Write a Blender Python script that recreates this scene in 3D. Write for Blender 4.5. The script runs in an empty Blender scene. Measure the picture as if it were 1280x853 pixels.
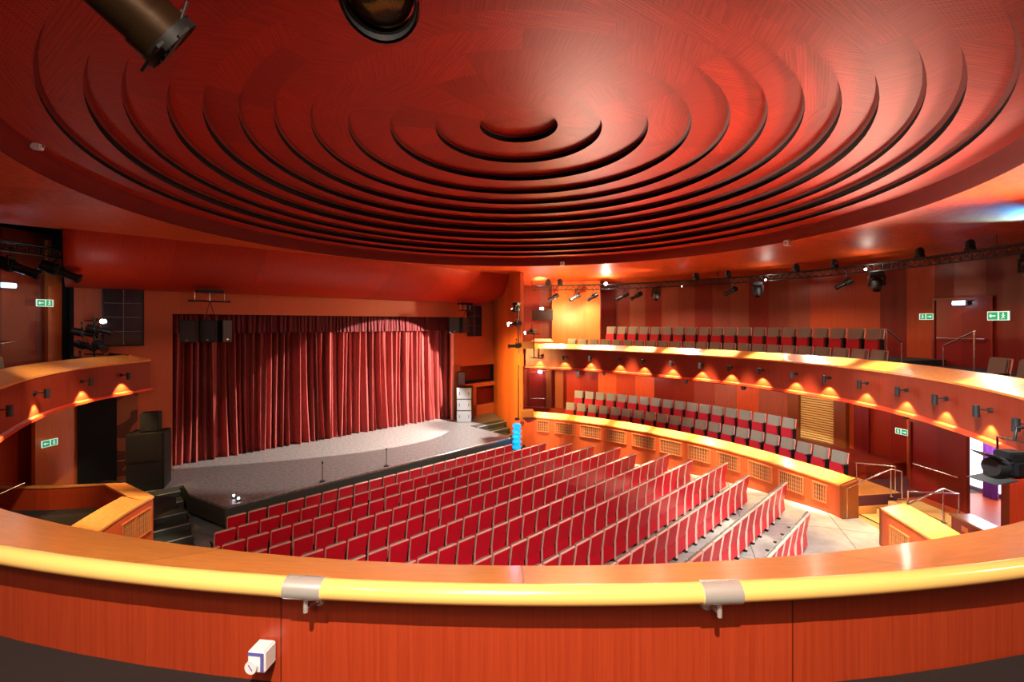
import bpy, bmesh, math, random
from mathutils import Vector, Matrix
random.seed(7)
PI=math.pi; R_=math.radians
EYE=6.4; F=560.0; HZ=405.0
sc=bpy.context.scene; COL=sc.collection
CX,CY=0.17,11.4
# stage directions in plan
UX,UY=0.723,0.690
NX,NY=-0.690,0.723
def un(u,n,z=0.0): return Vector((u*UX+n*NX, u*UY+n*NY, z))
SROT=math.atan2(UY,UX)
def px(p,Y): return (p-640)/F*Y
def at(p,q,Y): return Vector(((p-640)/F*Y, Y, EYE-(q-HZ)*Y/F))
def rayR(p,R):
    k=(p-640)/F
    a=k*k+1; b=-2*(k*CX+CY); c=CX*CX+CY*CY-R*R
    Y=(-b+math.sqrt(b*b-4*a*c))/(2*a)
    return k*Y,Y
def pol(th,R,z=0.0): return Vector((CX+R*math.cos(R_(th)), CY+R*math.sin(R_(th)), z))
def theta(x,y): 
    t=math.degrees(math.atan2(y-CY,x-CX))
    return t
# ---------------------------------------------------------------- mesh builder
class MB:
    def __init__(s): s.v=[]; s.f=[]; s.uv=[]; s.sm=[]
    def add(s,vs,fs,uvs=None,smooth=False):
        b=len(s.v); s.v+= [tuple(v) for v in vs]
        for i,f in enumerate(fs):
            s.f.append(tuple(b+k for k in f)); s.uv.append(uvs[i] if uvs else None); s.sm.append(smooth)
        return s
    def box(s,c,d,m=None):
        x,y,z=d[0]/2,d[1]/2,d[2]/2
        vs=[Vector((i,j,k)) for i in(-x,x) for j in(-y,y) for k in(-z,z)]
        if m is not None: vs=[m@v for v in vs]
        c=Vector(c); vs=[v+c for v in vs]
        return s.add(vs,[(0,1,3,2),(4,6,7,5),(0,4,5,1),(2,3,7,6),(0,2,6,4),(1,5,7,3)])
    def bbox(s,c,d,r=0.01,m=None):
        # box with chamfered vertical+horizontal edges
        x,y,z=d[0]/2,d[1]/2,d[2]/2
        r=min(r,x*.9,y*.9,z*.9)
        bm=bmesh.new(); bmesh.ops.create_cube(bm,size=1)
        for v in bm.verts: v.co=Vector((v.co.x*2*x,v.co.y*2*y,v.co.z*2*z))
        bmesh.ops.bevel(bm,geom=bm.edges[:],offset=r,segments=2,affect='EDGES')
        c=Vector(c)
        vs=[(m@v.co if m is not None else v.co)+c for v in bm.verts]
        bm.verts.index_update()
        fs=[tuple(v.index for v in f.verts) for f in bm.faces]; bm.free()
        return s.add(vs,fs)
    def cyl(s,p0,p1,r0,r1=None,n=16,cap=True,smooth=True):
        p0=Vector(p0);p1=Vector(p1); r1=r0 if r1 is None else r1
        d=(p1-p0).normalized(); a=d.orthogonal().normalized(); b=d.cross(a)
        vs=[];
        for p,r in((p0,r0),(p1,r1)):
            for i in range(n):
                t=2*PI*i/n; vs.append(p+(a*math.cos(t)+b*math.sin(t))*r)
        s.add(vs,[(i,(i+1)%n,n+(i+1)%n,n+i) for i in range(n)],smooth=smooth)
        if cap: s.add(vs,[tuple(range(n))[::-1],tuple(range(n,2*n))])
        return s
    def tube(s,pts,r,n=8,close=False,cap=True):
        pts=[Vector(p) for p in pts]; m=len(pts); rings=[]
        up=None
        for i,p in enumerate(pts):
            a=pts[i-1] if (i>0 or close) else p
            b=pts[(i+1)%m] if (i<m-1 or close) else p
            d=(b-a).normalized()
            if up is None or abs(up.dot(d))>.99: up=d.orthogonal().normalized()
            x=(up-d*up.dot(d)).normalized(); up=x; y=d.cross(x)
            rings.append([p+(x*math.cos(2*PI*k/n)+y*math.sin(2*PI*k/n))*r for k in range(n)])
        vs=[v for g in rings for v in g]; fs=[]
        for i in range(m if close else m-1):
            j=(i+1)%m
            for k in range(n): fs.append((i*n+k,i*n+(k+1)%n,j*n+(k+1)%n,j*n+k))
        s.add(vs,fs,smooth=True)
        if cap and not close: s.add(vs,[tuple(range(n))[::-1],tuple(range((m-1)*n,m*n))])
        return s
    def lathe(s,prof,c=(0,0,0),m=None,n=24):
        c=Vector(c); vs=[]
        for r,z in prof:
            for k in range(n):
                v=Vector((r*math.cos(2*PI*k/n),r*math.sin(2*PI*k/n),z))
                if m is not None: v=m@v
                vs.append(v+c)
        fs=[]
        for i in range(len(prof)-1):
            for k in range(n): fs.append((i*n+k,i*n+(k+1)%n,(i+1)*n+(k+1)%n,(i+1)*n+k))
        return s.add(vs,fs,smooth=True)
    def sphere(s,c,r,n=12,sc_=(1,1,1)):
        vs=[];fs=[];m=n//2;c=Vector(c)
        for i in range(m+1):
            for k in range(n):
                a=PI*i/m;b=2*PI*k/n
                vs.append(c+Vector((r*sc_[0]*math.sin(a)*math.cos(b),r*sc_[1]*math.sin(a)*math.sin(b),r*sc_[2]*math.cos(a))))
        for i in range(m):
            for k in range(n): fs.append((i*n+k,(i+1)*n+k,(i+1)*n+(k+1)%n,i*n+(k+1)%n))
        return s.add(vs,fs,smooth=True)
    def prism(s,poly,z0,z1):
        n=len(poly); vs=[(p[0],p[1],z0) for p in poly]+[(p[0],p[1],z1) for p in poly]
        s.add(vs,[(i,(i+1)%n,n+(i+1)%n,n+i) for i in range(n)]); s.add(vs,[tuple(range(n))[::-1],tuple(range(n,2*n))]); return s
    def build(s,name,mat,parent=None,loc=None):
        me=bpy.data.meshes.new(name); me.from_pydata(s.v,[],s.f)
        if any(u is not None for u in s.uv):
            l=me.uv_layers.new(name='UVMap'); i=0
            for p,u in zip(me.polygons,s.uv):
                for k,li in enumerate(p.loop_indices):
                    l.data[li].uv=(u[k] if u else (0,0))
        me.polygons.foreach_set('use_smooth',s.sm)
        me.materials.append(mat); me.update(); me.validate()
        o=bpy.data.objects.new(name,me); COL.objects.link(o)
        if parent is not None: o.parent=parent
        if loc is not None: o.location=loc
        return o
def tag(o,label=None,cat=None,group=None,kind=None):
    if label:o['label']=label
    if cat:o['category']=cat
    if group:o['group']=group
    if kind:o['kind']=kind
    return o
def thing(name,label,cat,loc=(0,0,0),rz=0,group=None):
    o=bpy.data.objects.new(name,None); COL.objects.link(o); o.location=loc; o.rotation_euler=(0,0,rz)
    o.empty_display_size=.1
    return tag(o,label,cat,group)
def struct(name,mb,mat): return tag(mb.build(name,mat),kind='structure')
def copy_tree(o,parent=None):
    c=o.copy(); COL.objects.link(c)
    if parent is not None: c.parent=parent
    for ch in list(o.children): copy_tree(ch,c)
    return c
# ---------------------------------------------------------------- materials
def newmat(name):
    m=bpy.data.materials.new(name); m.use_nodes=True; nt=m.node_tree
    return m,nt,nt.nodes['Principled BSDF']
def simple(name,col,rough=.5,metal=0,bump=0,bscale=40,var=0.0,emit=None,es=0,spec=None,coat=0):
    m,nt,b=newmat(name); b.inputs['Base Color'].default_value=(*col,1); b.inputs['Roughness'].default_value=rough
    b.inputs['Metallic'].default_value=metal
    if coat: b.inputs['Coat Weight'].default_value=coat; b.inputs['Coat Roughness'].default_value=.15
    if spec is not None: b.inputs['Specular IOR Level'].default_value=spec
    if emit: b.inputs['Emission Color'].default_value=(*emit,1); b.inputs['Emission Strength'].default_value=es
    if bump or var:
        tc=nt.nodes.new('ShaderNodeTexCoord'); n=nt.nodes.new('ShaderNodeTexNoise'); n.inputs['Scale'].default_value=bscale; n.inputs['Detail'].default_value=4
        nt.links.new(tc.outputs['Object'],n.inputs['Vector'])
        if bump:
            bu=nt.nodes.new('ShaderNodeBump'); bu.inputs['Strength'].default_value=bump; bu.inputs['Distance'].default_value=.01
            nt.links.new(n.outputs['Fac'],bu.inputs['Height']); nt.links.new(bu.outputs['Normal'],b.inputs['Normal'])
        if var:
            mx=nt.nodes.new('ShaderNodeMix'); mx.data_type='RGBA'; mx.inputs[6].default_value=(*[c*(1-var) for c in col],1); mx.inputs[7].default_value=(*[min(1,c*(1+var)) for c in col],1)
            nt.links.new(n.outputs['Fac'],mx.inputs[0]); nt.links.new(mx.outputs[2],b.inputs['Base Color'])
    return m
def wood(name,c1,c2,rough=.35,panel=1.2,grain=(6,90),ramp=None,seam=.006,coord='UV',var=.25,coat=0.0,vpanel=0,spec=.5):
    """veneer: UV u = along, v = up ; grain runs up v unless grain tuple swapped; random tone per panel"""
    m,nt,b=newmat(name); N=nt.nodes; L=nt.links
    tc=N.new('ShaderNodeTexCoord'); sep=N.new('ShaderNodeSeparateXYZ'); L.new(tc.outputs[coord],sep.inputs[0])
    def mth(op,a,bb=None):
        x=N.new('ShaderNodeMath'); x.operation=op
        for i,q in enumerate((a,bb)):
            if q is None: continue
            if isinstance(q,(int,float)): x.inputs[i].default_value=q
            else: L.new(q,x.inputs[i])
        return x.outputs[0]
    u=mth('DIVIDE',sep.outputs[0],panel); fl=mth('FLOOR',u); fr=mth('FRACT',u)
    if vpanel:
        v=mth('DIVIDE',sep.outputs[1],vpanel); fl2=mth('FLOOR',v); fl=mth('ADD',fl,mth('MULTIPLY',fl2,17.3))
    wn=N.new('ShaderNodeTexWhiteNoise'); wn.noise_dimensions='1D'; L.new(fl,wn.inputs['W'])
    cmb=N.new('ShaderNodeCombineXYZ'); L.new(mth('MULTIPLY',sep.outputs[0],grain[1]),cmb.inputs[0]); L.new(mth('MULTIPLY',sep.outputs[1],grain[0]*.25),cmb.inputs[1]); L.new(mth('MULTIPLY',wn.outputs[0],50),cmb.inputs[2])
    no=N.new('ShaderNodeTexNoise'); no.inputs['Scale'].default_value=1; no.inputs['Detail'].default_value=5; no.inputs['Roughness'].default_value=.65; L.new(cmb.outputs[0],no.inputs['Vector'])
    mx=N.new('ShaderNodeMix'); mx.data_type='RGBA'; mx.inputs[6].default_value=(*c1,1); mx.inputs[7].default_value=(*c2,1)
    cr=N.new('ShaderNodeMapRange'); cr.inputs[1].default_value=.3; cr.inputs[2].default_value=.7; L.new(no.outputs['Fac'],cr.inputs[0]); L.new(cr.outputs[0],mx.inputs[0])
    out=mx.outputs[2]
    if ramp:
        rp=N.new('ShaderNodeValToRGB'); rp.color_ramp.interpolation='CONSTANT'
        e=rp.color_ramp.elements
        while len(e)<len(ramp): e.new(.5)
        for i,c in enumerate(ramp): e[i].position=i/len(ramp); e[i].color=(*c,1)
        L.new(wn.outputs[0],rp.inputs[0])
        m2=N.new('ShaderNodeMix'); m2.data_type='RGBA'; m2.blend_type='MULTIPLY'; m2.inputs[0].default_value=1
        L.new(out,m2.inputs[6]); L.new(rp.outputs[0],m2.inputs[7]); out=m2.outputs[2]
    else:
        mr=N.new('ShaderNodeMapRange'); mr.inputs[3].default_value=1-var; mr.inputs[4].default_value=1+var*.6; L.new(wn.outputs[0],mr.inputs[0])
        m2=N.new('ShaderNodeVectorMath'); m2.operation='SCALE'; L.new(out,m2.inputs[0]); L.new(mr.outputs[0],m2.inputs['Scale']); out=m2.outputs[0]
    if seam:
        g=mth('GREATER_THAN',mth('MULTIPLY',fr,panel),seam)
        m3=N.new('ShaderNodeMapRange'); m3.inputs[3].default_value=.35; m3.inputs[4].default_value=1; L.new(g,m3.inputs[0])
        m4=N.new('ShaderNodeVectorMath'); m4.operation='SCALE'; L.new(out,m4.inputs[0]); L.new(m3.outputs[0],m4.inputs['Scale']); out=m4.outputs[0]
    L.new(out,b.inputs['Base Color']); b.inputs['Roughness'].default_value=rough
    b.inputs['Specular IOR Level'].default_value=spec
    if coat: b.inputs['Coat Weight'].default_value=coat; b.inputs['Coat Roughness'].default_value=.12
    return m
W=lambda k:(k*.56,k*.082,k*.013)
M={}
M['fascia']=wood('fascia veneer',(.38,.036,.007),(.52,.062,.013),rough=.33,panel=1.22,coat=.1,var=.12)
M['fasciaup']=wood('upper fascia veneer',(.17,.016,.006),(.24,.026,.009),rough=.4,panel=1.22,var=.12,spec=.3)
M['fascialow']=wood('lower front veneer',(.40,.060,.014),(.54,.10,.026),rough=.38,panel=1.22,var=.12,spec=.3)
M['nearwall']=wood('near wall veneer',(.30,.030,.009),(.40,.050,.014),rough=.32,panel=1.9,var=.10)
M['ledge']=wood('ledge veneer',(.70,.23,.045),(.86,.36,.08),rough=.3,panel=1.6,grain=(90,6),var=.10,coat=.2)
M['lipwood']=wood('lip veneer',(.50,.035,.010),(.62,.055,.015),rough=.35,panel=2.4)
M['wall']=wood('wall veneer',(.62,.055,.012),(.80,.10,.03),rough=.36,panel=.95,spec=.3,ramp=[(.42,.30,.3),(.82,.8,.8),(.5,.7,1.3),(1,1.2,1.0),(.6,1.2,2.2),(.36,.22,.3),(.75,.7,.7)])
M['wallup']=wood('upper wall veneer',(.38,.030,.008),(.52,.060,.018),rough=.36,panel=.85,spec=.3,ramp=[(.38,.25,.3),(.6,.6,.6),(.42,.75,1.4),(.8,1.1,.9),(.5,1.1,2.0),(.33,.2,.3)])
M['soffit']=wood('soffit veneer',(.46,.045,.008),(.70,.11,.018),rough=.5,panel=1.5,grain=(40,5),var=.15,spec=.25)
M['sail']=wood('header veneer',(.33,.014,.003),(.50,.034,.007),rough=.45,panel=2.5,var=.15,spec=.25)
M['pros']=wood('proscenium paint',(.50,.10,.03),(.54,.115,.036),rough=.5,panel=2.6,var=.05)
M['side']=wood('side wall veneer',(.52,.085,.012),(.72,.17,.03),rough=.38,panel=1.1,var=.2)
M['box']=wood('wood object',(.42,.06,.012),(.56,.10,.02),rough=.4,panel=50,coord='Object',seam=0)
M['rail']=wood('pale handrail wood',(.86,.50,.13),(.94,.60,.20),rough=.22,panel=80,grain=(60,4),coat=.3,seam=0,var=0)
M['grillframe']=simple('grille frame wood',(.55,.13,.035),.4,var=.15,bscale=20)
M['slat']=simple('grille slat wood',(.48,.17,.05),.45,var=.2,bscale=30)
M['grillback']=simple('grille backing',(.14,.03,.01),.8)
M['black']=simple('black matte',(.006,.006,.007),.6,bump=.1)
M['drape']=simple('black drape',(.004,.003,.004),.95,bump=.3,bscale=12)
M['blackmetal']=simple('black metal',(.010,.010,.011),.42,metal=.3,bump=.05)
M['grey']=simple('dark grey grille',(.03,.033,.036),.55,bump=.6,bscale=160)
M['greypaint']=simple('grey speaker paint',(.16,.17,.175),.5,bump=.1)
M['greygrille']=simple('light grey speaker mesh',(.38,.40,.40),.5,bump=.6,bscale=150,var=.3)
M['chrome']=simple('chrome',(.95,.93,.9),.26,metal=.72,bump=.02,bscale=30)
M['steel']=simple('brushed steel',(.72,.66,.62),.25,metal=1,bump=.05)
M['bronze']=simple('bronze barrel',(.035,.018,.008),.3,metal=.7,bump=.05)
M['redback']=simple('red seat laminate',(.66,.004,.022),.38,var=.12,bscale=6)
M['redcloth']=simple('red seat cloth',(.50,.006,.022),.8,bump=.3,bscale=120)
M['trimwood']=simple('pale pink seat edge',(.86,.46,.38),.4,var=.1,bscale=20)
M['greycloth']=simple('speckled grey cloth',(.25,.245,.20),.9,bump=.5,bscale=150,var=.45)
M['arm']=simple('dark armrest',(.02,.015,.015),.4,bump=.05)
M['stage']=None
M['steptread']=simple('dark step carpet',(.035,.042,.04),.8,bump=.4,bscale=90,var=.4)
M['nosing']=simple('grey step nosing',(.32,.33,.31),.5,var=.3,bscale=200)
M['stageface']=simple('dark green grey stage fascia',(.045,.055,.045),.5,var=.2,bscale=8)
M['white']=simple('white plastic',(.75,.73,.76),.4,var=.03)
M['green']=simple('exit sign green',(.0,.22,.09),.4,emit=(.02,.6,.25),es=.35,var=.05)
M['signwhite']=simple('exit sign white',(.85,.9,.85),.4,emit=(.7,.95,.8),es=.5,var=.02)
M['darkdoor']=wood('dark red door',(.17,.008,.006),(.24,.014,.008),rough=.3,panel=3,seam=0,coord='Object',coat=.15)
M['lens']=simple('warm lens glass',(.05,.02,.008),.15,metal=.2,coat=.6,var=.5,bscale=60)
M['glow']=simple('lit lamp lens',(1,1,1),.3,emit=(1,.93,.85),es=60)
M['glowsoft']=simple('lit lamp face',(1,1,1),.3,emit=(.9,.95,1),es=14)
M['glowblue']=simple('lit emergency lamp',(.8,.9,1),.3,emit=(.22,.6,1),es=5)
M['winglass']=simple('dark window pane',(.012,.016,.03),.12,spec=.8,bump=.02,bscale=5)
M['blue']=simple('blue lit plastic',(.01,.25,.5),.25,emit=(.0,.35,.8),es=.9,coat=.5,var=.1)
M['screen']=simple('dark glossy screen',(.02,.008,.006),.15)
M['purple']=simple('purple curtain cloth',(.16,.03,.22),.85,bump=.3)
M['carpet']=simple('dark carpet',(.009,.003,.003),.95,bump=.5,bscale=200)
# curtain velvet
def velvet():
    m,nt,b=newmat('red velvet'); N=nt.nodes;L=nt.links
    b.inputs['Base Color'].default_value=(.40,.03,.03,1); b.inputs['Roughness'].default_value=.75
    b.inputs['Sheen Weight'].default_value=.35; b.inputs['Sheen Tint'].default_value=(1,.35,.25,1); b.inputs['Sheen Roughness'].default_value=.4
    tc=N.new('ShaderNodeTexCoord'); mp=N.new('ShaderNodeMapping'); mp.inputs['Scale'].default_value=(30,30,1.5); no=N.new('ShaderNodeTexNoise'); no.inputs['Scale'].default_value=1.5; no.inputs['Detail'].default_value=5
    L.new(tc.outputs['Object'],mp.inputs[0]); L.new(mp.outputs[0],no.inputs[0]); mx=N.new('ShaderNodeMix'); mx.data_type='RGBA'
    mx.inputs[6].default_value=(.12,.006,.008,1); mx.inputs[7].default_value=(.46,.075,.062,1); L.new(no.outputs[0],mx.inputs[0]); L.new(mx.outputs[2],b.inputs['Base Color'])  # noise mixes dark-fold and lit-fold tones, painting fold shading into the cloth
    return m
M['velvet']=velvet()
M['valance']=simple('shade-darkened valance velvet',(.10,.004,.006),.85,bump=.2,var=.3,bscale=30)  # darker than the curtain to paint in the shadow along the top
def stagemat():
    m,nt,b=newmat('stage floor'); N=nt.nodes;L=nt.links
    tc=N.new('ShaderNodeTexCoord'); no=N.new('ShaderNodeTexNoise'); no.inputs['Scale'].default_value=9; no.inputs['Detail'].default_value=8; no.inputs['Roughness'].default_value=.75
    L.new(tc.outputs['Object'],no.inputs[0]); cr=N.new('ShaderNodeValToRGB'); cr.color_ramp.elements[0].position=.35; cr.color_ramp.elements[0].color=(.08,.072,.068,1); cr.color_ramp.elements[1].position=.68; cr.color_ramp.elements[1].color=(.30,.28,.265,1)
    L.new(no.outputs[0],cr.inputs[0]); L.new(cr.outputs[0],b.inputs['Base Color']); b.inputs['Roughness'].default_value=.42
    return m
M['stage']=stagemat()
def floormat():
    m,nt,b=newmat('pale grey floor'); N=nt.nodes;L=nt.links
    tc=N.new('ShaderNodeTexCoord'); no=N.new('ShaderNodeTexNoise'); no.inputs['Scale'].default_value=1.6; no.inputs['Detail'].default_value=8; no.inputs['Roughness'].default_value=.7
    br=N.new('ShaderNodeTexBrick'); br.offset=0; br.inputs['Scale'].default_value=1; br.inputs['Brick Width'].default_value=2.4; br.inputs['Row Height'].default_value=2.4; br.inputs['Mortar Size'].default_value=.012
    br.inputs['Color1'].default_value=(1,1,1,1); br.inputs['Color2'].default_value=(.85,.85,.85,1); br.inputs['Mortar'].default_value=(.25,.25,.25,1)
    mp=N.new('ShaderNodeMapping'); mp.inputs['Rotation'].default_value=(0,0,R_(20)); mp.inputs['Location'].default_value=(.6,0,0); L.new(tc.outputs['Object'],mp.inputs[0]); L.new(mp.outputs[0],br.inputs[0])
    L.new(tc.outputs['Object'],no.inputs[0]); cr=N.new('ShaderNodeValToRGB'); cr.color_ramp.elements[0].position=.3; cr.color_ramp.elements[0].color=(.30,.30,.285,1); cr.color_ramp.elements[1].position=.7; cr.color_ramp.elements[1].color=(.56,.55,.52,1)
    L.new(no.outputs[0],cr.inputs[0]); mx=N.new('ShaderNodeMix'); mx.data_type='RGBA'; mx.blend_type='MULTIPLY'; mx.inputs[0].default_value=1
    L.new(cr.outputs[0],mx.inputs[6]); L.new(br.outputs[0],mx.inputs[7]); L.new(mx.outputs[2],b.inputs['Base Color']); b.inputs['Roughness'].default_value=.45
    return m
M['floor']=floormat()
def domemat():
    """object origin at dome axis: rings of veneer split into sectors with differing grain"""
    m,nt,b=newmat('dome veneer'); N=nt.nodes;L=nt.links
    tc=N.new('ShaderNodeTexCoord'); uv=N.new('ShaderNodeSeparateXYZ'); L.new(tc.outputs['UV'],uv.inputs[0])  # u = angle in turns*?, v = radius
    def mth(op,a,bb=None):
        x=N.new('ShaderNodeMath'); x.operation=op
        for i,q in enumerate((a,bb)):
            if q is None: continue
            if isinstance(q,(int,float)): x.inputs[i].default_value=q
            else: L.new(q,x.inputs[i])
        return x.outputs[0]
    ring=mth('FLOOR',uv.outputs[1]); rn=N.new('ShaderNodeTexWhiteNoise'); rn.noise_dimensions='1D'; L.new(ring,rn.inputs['W'])
    a=mth('ADD',mth('MULTIPLY',uv.outputs[0],16),mth('MULTIPLY',mth('FLOOR',mth('MULTIPLY',rn.outputs[0],2.99)),.3333)); sec=mth('FLOOR',a)
    wn=N.new('ShaderNodeTexWhiteNoise'); wn.noise_dimensions='2D'; cb=N.new('ShaderNodeCombineXYZ'); L.new(sec,cb.inputs[0]); L.new(ring,cb.inputs[1]); L.new(cb.outputs[0],wn.inputs['Vector'])
    sx=N.new('ShaderNodeVectorMath'); sx.operation='MULTIPLY'; L.new(tc.outputs['Object'],sx.inputs[0]); sx.inputs[1].default_value=(1,1,0)
    rot=N.new('ShaderNodeVectorRotate'); rot.rotation_type='Z_AXIS'; L.new(sx.outputs[0],rot.inputs['Vector'])
    # sector centre angle plus random 0/45/90
    ang=mth('ADD',mth('MULTIPLY',mth('ADD',sec,.5),-2*PI/16),mth('MULTIPLY',mth('FLOOR',mth('MULTIPLY',wn.outputs[0],3.99)),PI/4)); L.new(ang,rot.inputs['Angle'])
    mp=N.new('ShaderNodeVectorMath'); mp.operation='MULTIPLY'; L.new(rot.outputs[0],mp.inputs[0]); mp.inputs[1].default_value=(.9,30,1)
    no=N.new('ShaderNodeTexNoise'); no.inputs['Scale'].default_value=1; no.inputs['Detail'].default_value=4; no.inputs['Roughness'].default_value=.7; L.new(mp.outputs[0],no.inputs['Vector'])
    cr=N.new('ShaderNodeMapRange'); cr.inputs[1].default_value=.3; cr.inputs[2].default_value=.72; L.new(no.outputs[0],cr.inputs[0])
    mx=N.new('ShaderNodeMix'); mx.data_type='RGBA'; mx.inputs[6].default_value=(.28,.005,.001,1); mx.inputs[7].default_value=(.54,.030,.006,1); L.new(cr.outputs[0],mx.inputs[0])
    mr=N.new('ShaderNodeMapRange'); mr.inputs[3].default_value=.78; mr.inputs[4].default_value=1.18; L.new(wn.outputs[0],mr.inputs[0])
    s=N.new('ShaderNodeVectorMath'); s.operation='SCALE'; L.new(mx.outputs[2],s.inputs[0]); L.new(mr.outputs[0],s.inputs['Scale'])
    # fine perforations in about half of the sectors
    vo=N.new('ShaderNodeTexVoronoi'); vo.inputs['Scale'].default_value=22; vo.inputs['Randomness'].default_value=.1; L.new(rot.outputs[0],vo.inputs['Vector'])
    hole=mth('LESS_THAN',vo.outputs['Distance'],.22); sel=mth('GREATER_THAN',wn.outputs[0],.5); hs=mth('MULTIPLY',mth('MULTIPLY',hole,sel),.55)
    s2=N.new('ShaderNodeVectorMath'); s2.operation='SCALE'; L.new(s.outputs[0],s2.inputs[0]); L.new(mth('SUBTRACT',1,hs),s2.inputs['Scale'])
    L.new(s2.outputs[0],b.inputs['Base Color']); b.inputs['Roughness'].default_value=.52; b.inputs['Specular IOR Level'].default_value=.28
    return m
M['dome']=domemat()
M['cove']=simple('dark cove slot',(.008,.002,.002),.9)  # near-black slot, widened to deepen the shade between the dome rings
M['domeriser']=simple('shade-dark riser veneer',(.13,.004,.002),.7,var=.1,bscale=4,spec=.15)  # darker than the dome veneer to paint in the shade on risers

# ---------------------------------------------------------------- ring paths
def interp(pts,t):
    if t<=pts[0][0]: return pts[0][1]
    if t>=pts[-1][0]: return pts[-1][1]
    for i in range(len(pts)-1):
        (a,x),(b,y)=pts[i],pts[i+1]
        if a<=t<=b:
            pa=pts[i-1] if i>0 else pts[i]; pb=pts[i+2] if i+2<len(pts) else pts[i+1]
            ma=(y-pa[1])/(b-pa[0]); mb_=(pb[1]-x)/(pb[0]-a)
            h=(t-a)/(b-a); w=b-a
            return (2*h**3-3*h*h+1)*x+(h**3-2*h*h+h)*w*ma+(-2*h**3+3*h*h)*y+(h**3-h*h)*w*mb_
UP=[(-196,12.7),(-184,12.0),(-164.3,10.35),(-150,9.65),(-130,9.25),(-112,9.2),(-90,9.2),(-27,9.15),(8,9.3),(20,9.2),(47,9.3),(60,9.65),(75,10.4),(88,11.2)]
LO=[(-183.2,9.75),(-170,9.45),(-150,9.2),(-90,9.15),(-27,9.0),(-1.5,9.05),(8.6,9.3),(20,9.15),(47,9.3),(60,9.65),(75,10.3),(88,11.0)]
def path(prof,t0,t1,step=2.0,off=0.0):
    n=max(1,int(math.ceil(abs(t1-t0)/step))); return [pol(t0+(t1-t0)*i/n, interp(prof,t0+(t1-t0)*i/n)+off) for i in range(n+1)]
def sweep(pts,profile,closed_prof=False,flip=False,seg=None):
    """pts: plan points running with outward = right-hand... profile [(offset outward,z)] ; returns MB with uv(arc,profile length)"""
    mb=MB(); n=len(pts); nor=[]
    for i in range(n):
        a=pts[max(0,i-1)]; b=pts[min(n-1,i+1)]; d=(b-a); d.z=0; d.normalize(); nor.append(Vector((d.y,-d.x,0)))
    arc=[0]
    for i in range(1,n): arc.append(arc[-1]+(pts[i]-pts[i-1]).length)
    pl=[0]
    for i in range(1,len(profile)): pl.append(pl[-1]+math.dist(profile[i],profile[i-1]))
    vs=[];
    for i in range(n):
        for (o,z) in profile: vs.append(Vector((pts[i].x,pts[i].y,0))+nor[i]*o+Vector((0,0,z)))
    k=len(profile); fs=[];uv=[]
    for i in range(n-1):
        for j in range(k-1):
            fs.append((i*k+j,(i+1)*k+j,(i+1)*k+j+1,i*k+j+1)); uv.append([(arc[i],pl[j]),(arc[i+1],pl[j]),(arc[i+1],pl[j+1]),(arc[i],pl[j+1])])
    mb.add(vs,fs,uv)
    if closed_prof:
        for i in (0,n-1):
            mb.add([vs[i*k+j] for j in range(k)],[tuple(range(k))])
    return mb
# ---------------------------------------------------------------- DOME CEILING
RHO=[.0866,.1826,.277,.3584,.4248,.4830,.5349,.5812,.6226,.6687,.7027,.7410]
HH=[246.4,238,228.6,220.3,212.9,203.2,193.9,182.6,172,164.5,154.5,148]
D_=11.4
SH=[-.1,-.08,-.06,-.04,-.02,0,.02,.02,.02,.03,.03,.04]
rings=[(r*D_,EYE+h/F*D_) for r,h in zip(RHO,HH)]
seg=128
def ringmesh(rs,vidx=None,n=seg):
    """rs list of (r,z); uv u=turn v=ring id"""
    mb=MB(); vs=[]
    for (r,z) in rs:
        for k in range(n): vs.append((r*math.cos(2*PI*k/n),r*math.sin(2*PI*k/n),z))
    fs=[];uv=[]
    for i in range(len(rs)-1):
        for k in range(n):
            fs.append((i*n+k,i*n+(k+1)%n,(i+1)*n+(k+1)%n,(i+1)*n+k)); q=(vidx if vidx is not None else 0)+.5
            uv.append([(k/n,q),((k+1)/n,q),((k+1)/n,q),(k/n,q)])
    mb.add(vs,fs,uv,smooth=False); return mb
dome=MB(); riser=MB(); cove=MB()
def join(a,b): a.add(b.v,b.f,b.uv,False)
prev_r=0.0; prev_top=rings[0][1]+.20
for i,(r,z) in enumerate(rings):
    # z is the level of the lower lip of this ring's riser = next surface level
    step=.20 if i==0 else rings[i-1][1]-z
    top=rings[i-1][1] if i else z+.20
    # flat surface from previous lip to this riser
    join(dome,ringmesh([(max(prev_r-.02,0.001),top),(r-.035,top)],i))
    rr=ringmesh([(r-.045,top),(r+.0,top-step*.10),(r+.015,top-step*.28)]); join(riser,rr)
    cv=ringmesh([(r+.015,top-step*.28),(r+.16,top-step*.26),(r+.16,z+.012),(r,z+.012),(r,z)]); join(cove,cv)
    prev_r=r+.02
rlast,zlast=rings[-1]
LIPR=9.17; LIPZ=EYE+130/F*D_
join(dome,ringmesh([(rlast,zlast),(LIPR-.12,zlast)],12))
dm=struct('ceiling',dome,M['dome']); dm.location=(CX,CY,0)
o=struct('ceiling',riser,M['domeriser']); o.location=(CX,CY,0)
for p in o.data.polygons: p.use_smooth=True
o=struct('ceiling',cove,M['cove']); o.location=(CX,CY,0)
fas=ringmesh([(LIPR-.12,zlast),(LIPR-.04,zlast-.1),(LIPR,LIPZ),(LIPR+.03,LIPZ-.0),(LIPR+.03,LIPZ+.25)])
o=struct('trim_1',fas,M['domeriser']); o.location=(CX,CY,0)
for p in o.data.polygons: p.use_smooth=True
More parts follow.
